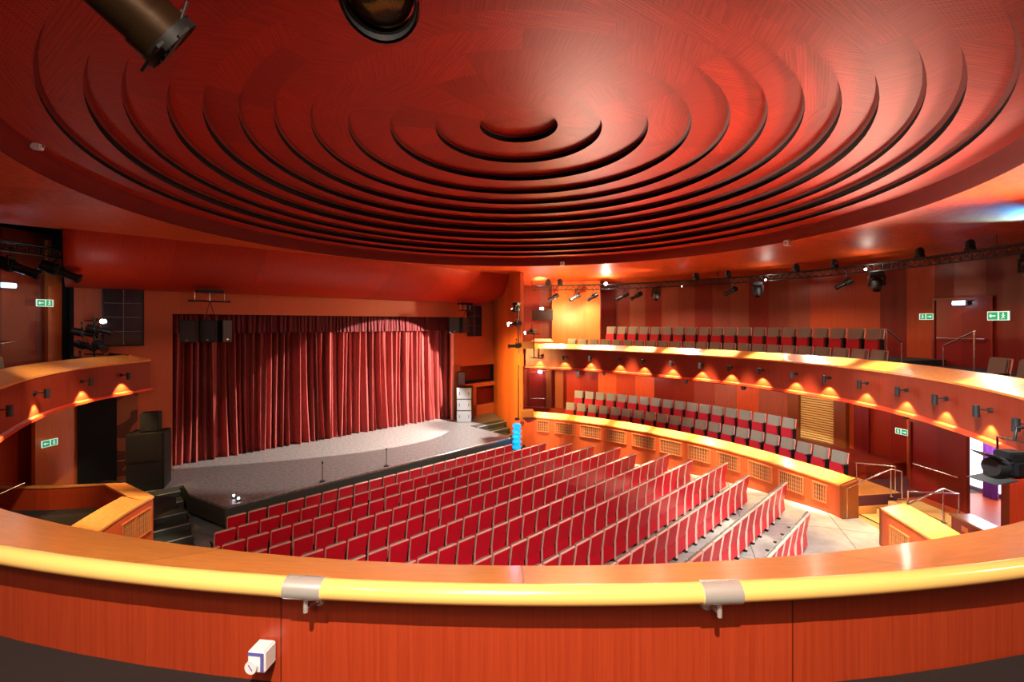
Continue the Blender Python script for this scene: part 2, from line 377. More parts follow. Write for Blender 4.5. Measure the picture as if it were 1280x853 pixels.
# soffit ring around the dome
def RW(t):  # upper outer wall radius
    t=(t+180)%360-180
    if -100<=t<=95: return 14.8
    return 15.5
sof=MB(); n=180; vs=[];fs=[];uv=[]
TH0=133.7
for k in range(n+1):
    t=-180+360*k/n
    ro=RW(t)+.05; dd=math.cos(R_(t-TH0))
    if dd>0: ro=min(ro,max((17.9-8.1)/max(dd,1e-3),9.25))
    zo= EYE+ (2.2 if -120<t<100 else 2.62)
    if ro<14: zo=LIPZ+.02
    for q in (0,.5,1):
        rr=LIPR+.02+(ro-LIPR-.02)*q; vs.append(pol(t,rr,LIPZ+.02+(zo-LIPZ-.02)*q*q))
for k in range(n):
    for j in range(2):
        fs.append((k*3+j,(k+1)*3+j,(k+1)*3+j+1,k*3+j+1)); a0=k*360/n*.2;a1=(k+1)*360/n*.2
        uv.append([(a0,j*2.8),(a1,j*2.8),(a1,j*2.8+2.8),(a0,j*2.8+2.8)])
sof.add(vs,fs,uv,smooth=True)
struct('ceiling',sof,M['soffit'])
# roof void above everything
rv=MB(); rv.box((0,13,12.6),(44,44,.1)); struct('ceiling',rv,M['black'])
# ---------------------------------------------------------------- UPPER BALCONY
ZU=5.2
tA,tB=-196,88
P=path(UP,tA,tB,2)
endL=P[0]
# extra wrap at left end: goes back and away
wrap=[Vector((-18.2,15.9,0)),Vector((-16.2,16.15,0)),Vector((-14.2,16.2,0))]
def fillet(a,b,c):return [a,b,c]
full=wrap+P
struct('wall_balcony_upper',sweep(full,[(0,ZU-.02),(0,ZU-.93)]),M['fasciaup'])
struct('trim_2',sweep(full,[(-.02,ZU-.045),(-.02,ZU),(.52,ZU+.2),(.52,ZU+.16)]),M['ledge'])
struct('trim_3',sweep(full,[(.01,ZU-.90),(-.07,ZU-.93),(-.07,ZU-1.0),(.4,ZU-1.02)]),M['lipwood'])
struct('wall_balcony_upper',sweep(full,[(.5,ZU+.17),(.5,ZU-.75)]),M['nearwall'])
# dark reveal line at inner edge
struct('trim_4',sweep(full,[(.515,ZU+.2),(.555,ZU+.205),(.555,ZU+.165)]),M['cove'])
def annulus(fa,fb,t0,t1,z,step=2,th=0.06):
    mb=MB(); n=int(abs(t1-t0)/step); vs=[]
    for i in range(n+1):
        t=t0+(t1-t0)*i/n; vs+= [pol(t,fa(t),z),pol(t,fb(t),z),pol(t,fb(t),z-th),pol(t,fa(t),z-th)]
    fs=[]
    for i in range(n):
        for j in range(4): fs.append((i*4+j,(i+1)*4+j,(i+1)*4+(j+1)%4,i*4+(j+1)%4))
    fs+= [(0,1,2,3),(n*4,n*4+1,n*4+2,n*4+3)]
    mb.add(vs,fs); return mb
up=lambda o:(lambda t: interp(UP,t)+o)
lo=lambda o:(lambda t: interp(LO,t)+o)
struct('floor',annulus(up(.45),lambda t:16,-196,88,4.66),M['carpet'])
struct('floor',annulus(up(1.9),lambda t:16,14,88,5.2,th=.5),M['carpet'])      # second seat step
struct('floor',annulus(lambda t:11.9,lambda t:16,-25,14,5.0,th=.3),M['carpet'])  # landing by the door
struct('floor',annulus(lambda t:9.7,lambda t:16,-140,-40,4.99,th=.3),M['carpet'])  # photographer's platform
struct('ceiling',annulus(up(.3),lambda t:15.9,-196,88,4.22,th=.1),M['lipwood'])   # underside
# upper outer wall
def arcwall(Rf,t0,t1,z0,z1,mat,name='wall_back',step=1.5,off=0):
    n=max(2,int(abs(t1-t0)/step)); mb=MB();vs=[];fs=[];uv=[]
    for i in range(n+1):
        t=t0+(t1-t0)*i/n; vs+=[pol(t,Rf,z0),pol(t,Rf,z1)]
    for i in range(n):
        a0=R_((t0+(t1-t0)*i/n))*Rf; a1=R_((t0+(t1-t0)*(i+1)/n))*Rf
        fs.append((2*i,2*i+2,2*i+3,2*i+1)); uv.append([(a0+off,z0),(a1+off,z0),(a1+off,z1),(a0+off,z1)])
    mb.add(vs,fs,uv); return struct(name,mb,mat)
def TH(p,R): x,y=rayR(p,R); return theta(x,y)
tD0,tD1=TH(1234,14.8),TH(1170,14.8)
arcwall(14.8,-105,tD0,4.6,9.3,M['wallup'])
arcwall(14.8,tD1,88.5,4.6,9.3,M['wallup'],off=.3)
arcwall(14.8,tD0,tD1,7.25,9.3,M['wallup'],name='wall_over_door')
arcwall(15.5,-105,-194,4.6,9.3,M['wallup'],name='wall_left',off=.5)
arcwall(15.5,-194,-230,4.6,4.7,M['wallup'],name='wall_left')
arcwall(13.7,TH(750,13.7),TH(690,13.7),4.66,8.75,M['side'],name='wall_back')
quadw_=((*rayR(750,13.7),0),(*rayR(750,14.85),0))
# radial closure & side wall
def quadwall(a,b,z0,z1,mat,name,th=.12):
    a=Vector(a);b=Vector(b); a.z=b.z=0; d=(b-a); L=d.length; d.normalize(); nn=Vector((d.y,-d.x,0))*th
    mb=MB(); vs=[]
    for p in (a,b,b+nn,a+nn): vs+= [Vector((p.x,p.y,z0)),Vector((p.x,p.y,z1))]
    fs=[(0,2,3,1),(2,4,5,3),(4,6,7,5),(6,0,1,7),(1,3,5,7),(0,6,4,2)]
    uv=[[(0,z0),(L,z0),(L,z1),(0,z1)]]+[[(0,z0),(.1,z0),(.1,z1),(0,z1)]]+[[(L,z0),(0,z0),(0,z1),(L,z1)]]+[[(0,z0),(.1,z0),(.1,z1),(0,z1)]]+[[(0,0)]*4]*2
    mb.add(vs,fs,uv); return struct(name,mb,mat)
quadwall(quadw_[0],quadw_[1],4.66,8.75,M['darkdoor'],'wall_back',.05)
colP=pol(88.6,11.05)
quadwall(colP,pol(89.2,15.2),0,9.2,M['side'],'wall_side',.15)
q617=Vector((px(617,27.4),27.4,0))
quadwall((colP.x-.02,colP.y,0),q617,0,9.6,M['side'],'wall_side',.12)
# column cap blocks at the balcony ends
for (zz,nm) in ((ZU,'upper'),(1.8,'lower')):
    mb=MB(); mb.bbox((colP.x+.32,colP.y-.12,zz+.14),(.62,.55,.34),.02); struct('trim_5',mb,M['ledge'])
# ---------------------------------------------------------------- LOWER TIER
ZL=1.8
def lower(pts):
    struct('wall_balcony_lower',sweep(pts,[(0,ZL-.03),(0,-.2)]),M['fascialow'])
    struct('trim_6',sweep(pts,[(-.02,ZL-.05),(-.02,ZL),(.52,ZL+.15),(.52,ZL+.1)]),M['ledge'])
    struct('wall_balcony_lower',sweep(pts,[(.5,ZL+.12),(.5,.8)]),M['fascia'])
PL=path(LO,8.6,88,2)
e=PL[0]; radial=(e-Vector((CX,CY,0))).normalized()
lower(PL)
# end panel of the right tier at the stair
def endpanel(th,R0,R1,z0,zt):
    mb=MB(); a=pol(th,R0);b=pol(th,R1); t=Vector((-math.sin(R_(th)),math.cos(R_(th)),0))*.05
    vs=[a-t+Vector((0,0,z0)),b-t+Vector((0,0,z0)),b-t+Vector((0,0,zt+.13)),a-t+Vector((0,0,zt-.02)),a+t+Vector((0,0,z0)),b+t+Vector((0,0,z0)),b+t+Vector((0,0,zt+.13)),a+t+Vector((0,0,zt-.02))]
    mb.add(vs,[(0,1,2,3),(4,7,6,5),(0,4,5,1),(1,5,6,2),(2,6,7,3),(3,7,4,0)]); struct('wall_stair_end',mb,M['side'])
endpanel(8.4,9.3,9.82,.3,1.8); endpanel(-1.3,9.05,9.57,.3,1.8)
PB=path(LO,-183.2,-1.5,2)
wrapL=[Vector((-15.5,12.7,0)),Vector((-12.7,12.75,0)),Vector((-11.2,12.95,0))]
lower(wrapL+PB)
M['yellowood']=wood('stair wood',(.66,.22,.04),(.80,.33,.07),rough=.35,panel=50,coord='Object',seam=0)
struct('floor',annulus(lo(.52),lambda t:11.3,8.62,15.5,1.47,th=.75),M['yellowood'])
M['redcarpet']=simple('dark red carpet',(.09,.012,.010),.9,bump=.4,bscale=120,var=.2)
struct('floor',annulus(lo(.45),lambda t:13.3,8.6,89,1.45,th=.3),M['redcarpet'])
struct('floor',annulus(lambda t:11.35 if t<60 else interp(LO,t)+1.9,lambda t:13.3,14,89,1.9,th=.6),M['lipwood'])
struct('floor',annulus(lambda t:11.2,lambda t:15.6,-40,8.6,1.3,th=.3),M['box'])
struct('floor',annulus(lo(.45),lambda t:15.6,-190,-40,1.3,th=.3),M['carpet'])
# lower outer walls
t1=TH(1140,13.0)
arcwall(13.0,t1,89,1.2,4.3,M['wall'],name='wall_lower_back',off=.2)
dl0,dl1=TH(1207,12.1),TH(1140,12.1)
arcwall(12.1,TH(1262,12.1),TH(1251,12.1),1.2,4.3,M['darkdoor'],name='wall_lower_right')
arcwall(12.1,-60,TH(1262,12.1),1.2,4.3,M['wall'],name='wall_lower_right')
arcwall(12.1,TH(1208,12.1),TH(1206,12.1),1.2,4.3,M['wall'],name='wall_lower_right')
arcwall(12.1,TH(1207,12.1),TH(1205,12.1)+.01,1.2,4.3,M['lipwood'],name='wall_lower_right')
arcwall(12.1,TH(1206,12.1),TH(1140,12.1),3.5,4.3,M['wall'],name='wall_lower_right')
xa=rayR(1140,12.1); xb=rayR(1133,13.05)
quadwall((xa[0],xa[1],0),(xb[0],xb[1],0),1.2,4.3,M['side'],'wall_lower_right',.05)
arcwall(15.5,-60,-193,1.0,4.3,M['wall'],name='wall_left',off=.7)
# ---------------------------------------------------------------- PROSCENIUM
nP=20.6
def pwall(u0,u1,z0,z1,mat,name,n0=nP,n1=None,th=.35):
    a=un(u0,n0);b=un(u1,n1 if n1 is not None else n0)
    d=(b-a);L=d.length;d.normalize(); back=Vector((-d.y,d.x,0))*th
    mb=MB();vs=[]
    for p in (a,b,b+back,a+back): vs+=[Vector((p.x,p.y,z0)),Vector((p.x,p.y,z1))]
    fs=[(0,2,3,1),(2,4,5,3),(4,6,7,5),(6,0,1,7),(1,3,5,7),(0,6,4,2)]
    uv=[[(u0,z0),(u1,z0),(u1,z1),(u0,z1)]]+[[(0,z0),(.3,z0),(.3,z1),(0,z1)]]+[[(u1,z0),(u0,z0),(u0,z1),(u1,z1)]]+[[(0,z0),(.3,z0),(.3,z1),(0,z1)]]+[[(0,0)]*4]*2
    mb.add(vs,fs,uv); return struct(name,mb,mat)
OL,OR,OT=2.35,15.07,6.77
pwall(-.35,OL,0,8.2,M['pros'],'wall_stage')
pwall(OR,18.25,0,1.6,M['pros'],'wall_stage')
pwall(OL,OR,OT,8.4,M['pros'],'wall_stage')
# right of the opening: upright strip, slot opening and upper wall
pwall(OR,15.55,1.0,4.1,M['pros'],'wall_stage')
pwall(OR,18.3,3.95,8.4,M['pros'],'wall_stage')
pwall(15.5,18.3,3.0,3.9,M['darkdoor'],'wall_stage',n0=nP+.55)
pwall(15.3,18.3,2.68,2.92,M['pros'],'trim_7',n0=nP-.12)
pwall(15.9,16.75,1.0,2.7,M['pros'],'wall_stage')
pwall(16.6,18.3,1.0,2.72,M['darkdoor'],'door_1',n0=nP+.3)
# pale edge of the opening
pwall(OR-.1,OR+.02,1.0,OT,M['trimwood'],'trim_8',n0=nP-.03,th=.1)
# stage house
sh=MB(); 
pwall(OL-3,OR+3,0,10,M['drape'],'wall_stage_rear',n0=23.5)
pwall(-1.2,-.3,0,10.2,M['drape'],'wall_recess',n0=20.9)
pwall(-6,-.3,4.6,10.2,M['drape'],'wall_recess',n0=21.4)
q=un(-.35,20.6); 
quadwall((q.x,q.y,0),pol(-194,15.5),0,10,M['drape'],'wall_recess',.1)
# pilaster at the end of the left wall
mb=MB(); t0_,t1_=TH(60,15.3),TH(86,15.3)
for i in range(6):
    t=t0_+(t1_-t0_)*i/5
vs=[];
a=Vector((*rayR(60,15.35),0)); b=Vector((*rayR(86,15.35),0))
quadwall(a,b,0,9.1,M['side'],'wall_left',-.2)
# lower left: black sheet painting in the shade of a doorway, and the patterned panel left of the stage
a=at(97,560,14.6); b=at(146,560,15.3)
mb=MB(); dd=(Vector((b.x,b.y,0))-Vector((a.x,a.y,0)))
quadwall((a.x,a.y,0),(b.x,b.y,0),.2,4.15,M['drape'],'door_2',-.08)  # black sheet stands in for the darkness inside the opening
# ---------------------------------------------------------------- SAIL HEADER
mb=MB(); cols=60; rows=16; vs=[];fs=[];uv=[]
uL0,uL1=-.45,-.45
for i in range(cols+1):
    s=i/cols
    for j in range(rows+1):
        t=j/rows; ph=t*PI/2           # 0 top .. 1 bottom at wall
        nn=nP-3.0*math.cos(ph)*1.0 if True else 0
        nn=17.6+3.0*(1-math.cos(ph)); zz=9.65-2.0*math.sin(ph)
        u1=16.95+.75*(1-t)**1.2
        u=-.45+(u1+.45)*s
        vs.append(un(u,nn,zz))
for i in range(cols):
    for j in range(rows):
        k=rows+1; fs.append((i*k+j,(i+1)*k+j,(i+1)*k+j+1,i*k+j+1)); U0=17.4*i/cols;U1=17.4*(i+1)/cols; V0=j*.25;V1=V0+.25
        uv.append([(U0,V0),(U1,V0),(U1,V1),(U0,V1)])
mb.add(vs,fs,uv,smooth=True); o=struct('wall_header',mb,M['sail'])
md=o.modifiers.new('t','SOLIDIFY'); md.thickness=.06; md.offset=-1
# ---------------------------------------------------------------- FLOOR
def FZ(n): return max(0.0,min(.85,(14.7-n)*.0725))
mb=MB(); vs=[];fs=[]; ns=[24,14.7]+[14.7-11.73*i/8 for i in range(1,9)]+[-3]
for nn in ns: vs+=[un(-8,nn,FZ(nn)),un(22,nn,FZ(nn))]
for i in range(len(ns)-1): fs.append((2*i,2*i+1,2*i+3,2*i+2))
mb.add(vs,fs); struct('floor',mb,M['floor'])
# ---------------------------------------------------------------- STAGE
fl=un(3.0,15.4); fr=un(14.75,15.4); bl=un(2.4,17.4); 
poly=[fl,fr,un(14.75,20.55),un(15.0,20.55),un(15.0,23.4),un(2.4,23.4),un(2.4,20.55),un(.1,20.55),un(.1,18.45),un(2.35,18.45),bl]
PC=[[un(3.0,15.4),un(14.75,15.4),un(14.75,17.4),un(2.4,17.4)],[un(2.4,17.4),un(14.75,17.4),un(14.75,20.55),un(2.4,20.55)],[un(2.38,20.55),un(15.0,20.55),un(15.0,23.4),un(2.38,23.4)],[un(.1,18.45),un(2.4,18.45),un(2.4,20.55),un(.1,20.55)],[un(14.75,18.7),un(17.1,18.7),un(18.0,20.55),un(14.75,20.55)]]
def pcs(z0,z1):
    mb=MB()
    for g in PC: mb.prism([(p.x,p.y) for p in g],z0,z1)
    return mb
mb=pcs(.93,1.0); st=tag(mb.build('stage_platform',M['stage']),'wide grey stage platform with dark front edge below the red curtain','stage')
mb=pcs(.42,.93); fa=mb.build('fascia',M['stageface'],st)
mb=MB(); 
ip=[un(3.3,15.75),un(14.6,15.75),un(14.6,20),un(2.8,20)]
mb.prism([(p.x,p.y) for p in ip],0,.42); mb.build('base',M['black'],st)
mb=MB(); a=un(15.0-.25,15.39,0);
d=[fl+Vector((0,0,1.0)),fr+Vector((0,0,1.0))]; mb.tube(d,.012,6); mb.build('nosing',M['steel'],st)
# right side extension of stage floor up to the wall steps
def steps(u0,u1,n0,n1,z0,z1,k,name,label,skew=0):
    root=thing(name,label,'steps',un((u0+u1)/2,n0,0),SROT+R_(skew))
    for i in range(k):
        za=z0+(z1-z0)*(i+1)/k; na=(n1-n0)*i/k
        b=MB(); zb=za-(z1-z0)/k; wd=(na*.49 if u0>10 else 0); b.box((wd/2,(na+(n1-n0))/2,(za+zb)/2),(u1-u0+wd,(n1-n0)-na,za-zb)); b.build('step',M['steptread'],root)
        b=MB(); b.box((wd/2,na+.03,za+.004),(u1-u0+wd-.02,.07,.012)); b.build('nosing',M['nosing'],root)
steps(.1,2.25,15.0,18.4,0,1.0,6,'stage_steps','dark carpeted steps with pale nosings at the left side of the stage')
steps(14.8,15.7,15.75,18.7,0.0,1.0,5,'stage_steps','dark carpeted steps with pale nosings at the right end of the stage')
# ---------------------------------------------------------------- CURTAIN
def curtain(name,label,u0,u1,n,z0,z1,amp,folds,seed,mat,flare=.25,cols=900,rows=14):
    rnd=random.Random(seed); ph=[rnd.uniform(0,6.28) for _ in range(8)]
    mb=MB();vs=[];fs=[]
    for i in range(cols+1):
        s=i/cols; x=s*(u1-u0)
        for j in range(rows+1):
            t=j/rows; z=z0+(z1-z0)*t
            xx=x+flare*.35*(1-t)**2*math.sin(x*1.9+ph[3])
            w=math.sin(2*PI*folds*s+1.7*math.sin(2*PI*s*9+ph[0])+.9*math.sin(2*PI*s*23+ph[1]))
            w2=math.sin(2*PI*folds*.43*s+ph[2]+.5*(1-t))
            w3=math.sin(2*PI*folds*1.9*s+ph[4]+.7*math.sin(t*2+s*30))
            y=amp*(w*.62+w2*.45*(1.2-.5*t)+w3*.22)
            y-=flare*(1-t)**3*.6*(1+w2)
            vs.append(un(u0+xx+.03*math.sin(2*PI*folds*s*1.0+t*2),n+y,z))
    k=rows+1
    for i in range(cols):
        for j in range(rows): fs.append((i*k+j,(i+1)*k+j,(i+1)*k+j+1,i*k+j+1))
    mb.add(vs,fs,smooth=True); o=mb.build(name,mat); 
    return o
o=curtain('stage_curtain','',OL-.2,OR+.3,21.5,1.02,6.9,.32,46,3,M['velvet']); tag(o,'tall red velvet stage curtain hanging in deep folds','curtain')
o=curtain('curtain_valance','',OL-.2,OR+.3,20.98,6.02,6.9,.05,75,5,M['valance'],flare=0,rows=4); tag(o,'red gathered valance strip, darkened as if in shadow, along the top of the stage opening','valance')
# ---------------------------------------------------------------- CAMERA
cam=bpy.data.cameras.new('camera'); co=bpy.data.objects.new('camera',cam); COL.objects.link(co)
cam.sensor_width=36; cam.lens=F/1280*36; cam.shift_y=-(426.5-HZ)/1280; co.location=(0,0,EYE); co.rotation_euler=(PI/2,0,0); cam.clip_start=.05; cam.clip_end=200
sc.camera=co
# ==================================================================== THINGS
exec_order=None
ORD=['first','second','third','fourth','fifth','sixth','seventh','eighth','ninth','tenth','eleventh','twelfth','thirteenth','fourteenth','fifteenth','sixteenth','seventeenth','eighteenth','nineteenth','twentieth','twenty-first','twenty-second','twenty-third','twenty-fourth','twenty-fifth','twenty-sixth','twenty-seventh','twenty-eighth','twenty-ninth','thirtieth','thirty-first','thirty-second','thirty-third','thirty-fourth','thirty-fifth','thirty-sixth','thirty-seventh','thirty-eighth','thirty-ninth','fortieth','forty-first','forty-second','forty-third']
# ---- seats. local +y = facing direction
SW=.53
def make_seat():
    r=thing('theatre_seat','','seat')
    tl=Matrix.Rotation(R_(9),3,'X')     # lean back: top goes to -y
    b=MB(); b.bbox((0,-.045,.70),(SW-.07,.03,.50),.012,tl); b.bbox((0,-.012,.30),(SW-.075,.022,.36),.01,Matrix.Rotation(R_(-6),3,'X')); b.build('back_panel',M['redback'],r)
    b=MB(); b.bbox((0,-.088,.955),(SW-.055,.05,.02),.006,tl); b.bbox((-(SW-.06)/2,-.05,.70),(.014,.042,.50),.005,tl)
    b.bbox((-(SW-.05)/2,-.0,.27),(.018,.10,.46),.005); b.build('edge_trim',M['trimwood'],r)
    b=MB(); b.bbox((0,-.005,.725),(SW-.07,.075,.51),.03,tl); b.build('back_cushion',M['greycloth'],r)
    b=MB(); b.bbox((0,.10,.45),(SW-.08,.08,.34),.03,Matrix.Rotation(R_(8),3,'X')); c=b.build('seat_pan',M['redcloth'],r)
    b=MB(); b.bbox((-SW/2,.13,.63),(.05,.30,.035),.014); b.build('armrest',M['arm'],r)
    b=MB(); b.box((-SW/2,.08,.31),(.03,.16,.62)); b.box((-SW/2,.08,.015),(.07,.26,.03)); b.build('leg',M['blackmetal'],r)
    return r
seat0=make_seat(); used=[False]
def nearedge(x,y):
    # screen row of the near ledge's outer edge for plan direction
    k=x/y; a=k*k+1; bb=-2*(k*CX+CY); c=CX*CX+CY*CY-9.2*9.2
    Y=(-bb-math.sqrt(bb*bb-4*a*c))/(2*a); return HZ+F*(EYE-ZU)/Y
def place_seat(v,rz,label,group,simple_=False):
    if not used[0]: s=seat0; used[0]=True
    else: s=copy_tree(seat0)
    s.location=v; s.rotation_euler=(0,0,rz); s['label']=label; s['group']=group
    return s
redge=[14.0,15.1,15.6,15.8,16.15,15.6,16.2,15.8,16.2,15.1,15.0,12.85]
ledge=[2.84,1.9,1.6,1.6,1.5,1.5,1.5,1.5,1.5,2,2,4]
cnt=0
for r in range(12):
    nb=14.7-1.066*r; n=int((redge[r]-ledge[r])/SW)
    for k in range(n):
        u=redge[r]-SW*(k+.5); p=un(u,nb,FZ(nb))
        Y=p.y
        if Y<2: continue
        top=un(u,nb,FZ(nb)+.97)
        X=top.x/top.y*F+640; q=HZ+F*(EYE-top.z)/top.y
        if X<-20 or X>1300: continue
        if q>nearedge(top.x,top.y)+3: continue
        rown='row nearest the stage' if r==0 else ('rearmost row of the stalls' if r==11 else '%s row from the stage'%ORD[r])
        nth='at the right end' if k==0 else '%s from the right end'%ORD[k]
        place_seat(p,SROT,'red theatre seat, %s, %s'%(nth,rown),'stalls seats, %s'%rown); cnt+=1
print('stalls seats',cnt)
# balcony seats: face the dome axis
def arcseats(R,pa,pb,z,label,group,first=0,prof=None,side='stage end'):
    # from px pa to px pb measured on radius function
    def thp(p):
        if prof is None: return TH(p,R)
        # intersect numerically
        lo_,hi=-30.0,95.0; best=None
        for i in range(400):
            t=-30+125*i/399; v=pol(t,interp(prof,t)+R); X=v.x/v.y*F+640
            if best is None or abs(X-p)<best[0]: best=(abs(X-p),t)
        return best[1]
    ta,tb=thp(pa),thp(pb)
    t=ta; k=0; out=[]
    while t>tb:
        rr=R if prof is None else interp(prof,t)+R
        dt=math.degrees(.57/rr); tc=t-dt/2
        v=pol(tc,(R if prof is None else interp(prof,tc)+R),z)
        # facing towards axis: local +y -> -radial ; use path normal
        a=pol(tc-1,(R if prof is None else interp(prof,tc-1)+R)); b=pol(tc+1,(R if prof is None else interp(prof,tc+1)+R)); d=b-a; ang=math.atan2(d.x,-d.y)+0
        nrm=Vector((d.y,-d.x,0)); rz=math.atan2(-nrm.y,-nrm.x)-PI/2
        out.append((v,rz)); t-=dt
    for k,(v,rz) in enumerate(out):
        s=place_seat(v,rz,label%ORD[min(k,42)],group)
    return len(out)
a1=arcseats(1.15,708,1090,4.67,'grey seat, upper tier front row, %s from the stage end','upper tier front row seats',prof=UP)
a2=arcseats(2.25,757,1090,5.28,'grey seat, upper tier back row, %s from the stage end','upper tier back row seats',prof=UP)
a3=arcseats(1.1,706,1060,1.46,'grey seat, lower tier front row, %s from the stage end','lower tier front row seats',prof=LO)
a4=arcseats(2.25,717,986,1.91,'grey seat, lower tier back row, %s from the stage end','lower tier back row seats',prof=LO)
for i,p in enumerate((1247,1285)):
    x,y=rayR(p,10.75); t=theta(x,y); s=place_seat(Vector((x,y,4.67)),R_(t)+PI/2,('grey cushioned seat beside the stair rail, upper tier at far right' if i==0 else 'grey cushioned seat cut off by the right edge of the picture'),'upper tier seats right of the door')
x,y=rayR(-8,12.0); place_seat(Vector((x,y,4.67)),R_(theta(x,y))+PI/2,'grey cushioned seat behind the left upper balcony ledge, cut by picture edge','upper tier seats at left')
print('balcony',a1,a2,a3,a4)
# ---- vent grilles in the lower tier front
def pathpx(prof,p,off=0.0,lo_=-30.0,hi_=95.0):
    best=None
    for i in range(2501):
        t=lo_+(hi_-lo_)*i/2500; v=pol(t,interp(prof,t)+off)
        if v.y<.5: continue
        X=v.x/v.y*F+640
        if best is None or abs(X-p)<best[0]: best=(abs(X-p),t)
    return best[1]
def pathframe(prof,t,off=0.0):
    v=pol(t,interp(prof,t)+off); a=pol(t-.5,interp(prof,t-.5)); b=pol(t+.5,interp(prof,t+.5)); d=(b-a).normalized()
    rz=math.atan2(d.y,d.x)   # local x along path (increasing theta), local -y = outward? outward=(d.y,-d.x) => local -y ; inward = +y
    return v,rz
def grille(prof,t,w,h,zc,label,slant=1,name='vent_grille'):
    v,rz=pathframe(prof,t); r=thing(name,label,'grille',(v.x,v.y,zc),rz,'vent grilles in the lower balcony fronts')
    f=MB(); fw=.035
    for (cx,cz,sx,sz) in ((0,h/2,w+fw,fw),(0,-h/2,w+fw,fw),(-w/2,0,fw,h),(w/2,0,fw,h)): f.bbox((cx,.015,cz),(sx,.05,sz),.008)
    f.build('frame',M['grillframe'],r)
    b=MB(); b.box((0,.002,0),(w,.006,h)); b.build('backing',M['grillback'],r)
    n=int(w/.065); s=MB()
    for i in range(n):
        x=-w/2+(i+.5)*w/n
        # diagonal slats clipped to the frame
        L=h*.96; s.box((x,.02,0),(.022,.025,L),Matrix.Rotation(R_(28*slant),3,'Z'))
    s.build('slats',M['slat'],r)
    c=MB(); 
    for i in (-1,0,1): c.box((0,.010,i*h*.25),(w,.010,.014))
    c.build('cross_bars',M['slat'],r)
GX=[(672,686),(694,718),(725,751),(758,783),(790,819),(825,852),(860,888),(896,925),(935,965),(974,1005),(1016,1034)]
for i,(a,b) in enumerate(GX):
    ta,tb=pathpx(LO,a),pathpx(LO,b); va=pol(ta,interp(LO,ta)); vb=pol(tb,interp(LO,tb)); w=(va-vb).length
    lab='carved wooden vent grille in the lower tier front, '+('nearest the stage' if i==0 else ('small one nearest the aisle stair' if i==10 else '%s from the stage'%ORD[i]))
    grille(LO,(ta+tb)/2,w,.52,1.36,lab)
grille(LO,(pathpx(LO,1109)+pathpx(LO,1142))/2,.62,.5,1.25,'wooden vent grille on the short box beside the right stairs')
grille(LO,-180.9,.55,.6,1.25,'square wooden vent grille at the end of the left box'); grille(LO,-186.3+8.6,.5,.6,1.25,'wooden vent grille on the left box, half hidden by the near ledge')
# louvred shutter in the lower back wall
def wallthing(name,label,cat,p,R,z,group=None,off=0.0):
    x,y=rayR(p,R-off); t=theta(x,y); return thing(name,label,cat,(x,y,z),R_(t)-PI/2+PI,group)   # local -y faces room? set below
# local frame: rz = theta-90+180 => local +y points to the axis (into room)
r=wallthing('louvre_shutter','pale wooden louvred shutter in the lower back wall','shutter',1021,13.0,1.5,off=.12)
f=MB()
for (cx,cz,sx,sz) in ((0,2.45,1.36,.09),(-.66,1.25,.09,2.5),(.66,1.25,.09,2.5)): f.bbox((cx,0,cz),(sx,.14,sz),.012)
f.build('frame',M['grillframe'],r)
f=MB(); f.box((0,-.05,1.25),(1.3,.02,2.4)); f.build('backing',M['grillback'],r)
f=MB()
for i in range(26): f.box((0,.0,.1+i*.092),(1.26,.05,.045),Matrix.Rotation(R_(-35),3,'X'))
f.build('slats',M['rail'],r)
for p0,lab in((993,'orange wooden pilaster left of the louvred shutter'),(1052,'orange wooden pilaster right of the louvred shutter')):
    r=wallthing('wall_pilaster',lab,'pilaster',p0,13.0,1.3,off=.16); f=MB(); f.bbox((0,0,1.45),(.42,.22,2.9),.012); f.build('shaft',M['side'],r)
    f=MB(); f.bbox((0,0.0,.1),(.46,.27,.2),.01); f.build('plinth',M['side'],r)
x1,y1=rayR(1072,13.0)
r=wallthing('dark_recess_panel','dark panel standing in for the shaded recess right of the louvred shutter','recess panel',1077,13.0,1.3,off=.08); f=MB(); f.bbox((0,0,1.4),(.5,.06,2.75),.01); f.build('panel',M['darkdoor'],r)  # flat dark panel stands in for the darkness of a recess
# ---- stair between the two lower boxes (radial)
r=thing('aisle_stair','short wooden aisle stair rising between the two lower boxes','stairs',pol(3.55,9.5,.8),R_(3.55)-PI/2)
for i in range(3):
    f=MB(); f.bbox((0,.25+i*.52+.3,(.18*(i+1))/2),(1.5,.55 if i<2 else .9,.18*(i+1)),.01); f.build('step',M['ledge' if False else 'rail'],r)
    f=MB(); f.box((0,.25+i*.52+.03,.18*(i+1)+.004),(1.48,.035,.01)); f.build('nosing',M['blackmetal'],r)
# rails
def railing(name,label,posts,r_=.022):
    """posts: list of (base,top) world; a sloped/top rail through tops"""
    c=posts[0][0]; root=thing(name,label,'handrail',c)
    f=MB(); pts=[p[1]-c for p in posts]; f.tube(pts,r_,10); f.build('top_rail',M['steel'],root)
    for b,t in posts:
        f=MB(); f.cyl(b-c,t-c,r_*.9,n=10); f.build('post',M['steel'],root)
        f=MB(); f.cyl(b-c,b-c+Vector((0,0,.015)),.05,n=12); f.build('foot',M['steel'],root)
def V(p,R,z,lof=None): x,y=rayR(p,R); return Vector((x,y,z))
railing('stair_handrail','chrome stair handrail left of the aisle stair by the lower tier end',[(pol(8.2,9.45,.85),pol(8.2,9.45,1.72)),(pol(8.2,10.9,1.4),pol(8.2,10.9,2.2)),(pol(7.0,11.0,1.4),pol(7.0,11.0,2.2))])
railing('tier_end_handrail','chrome rail along the seat end beside the aisle stair',[(pol(8.9,11.2,1.45),pol(8.9,11.2,2.22)),(pol(11.5,10.4,1.45),pol(11.5,10.4,2.22))])
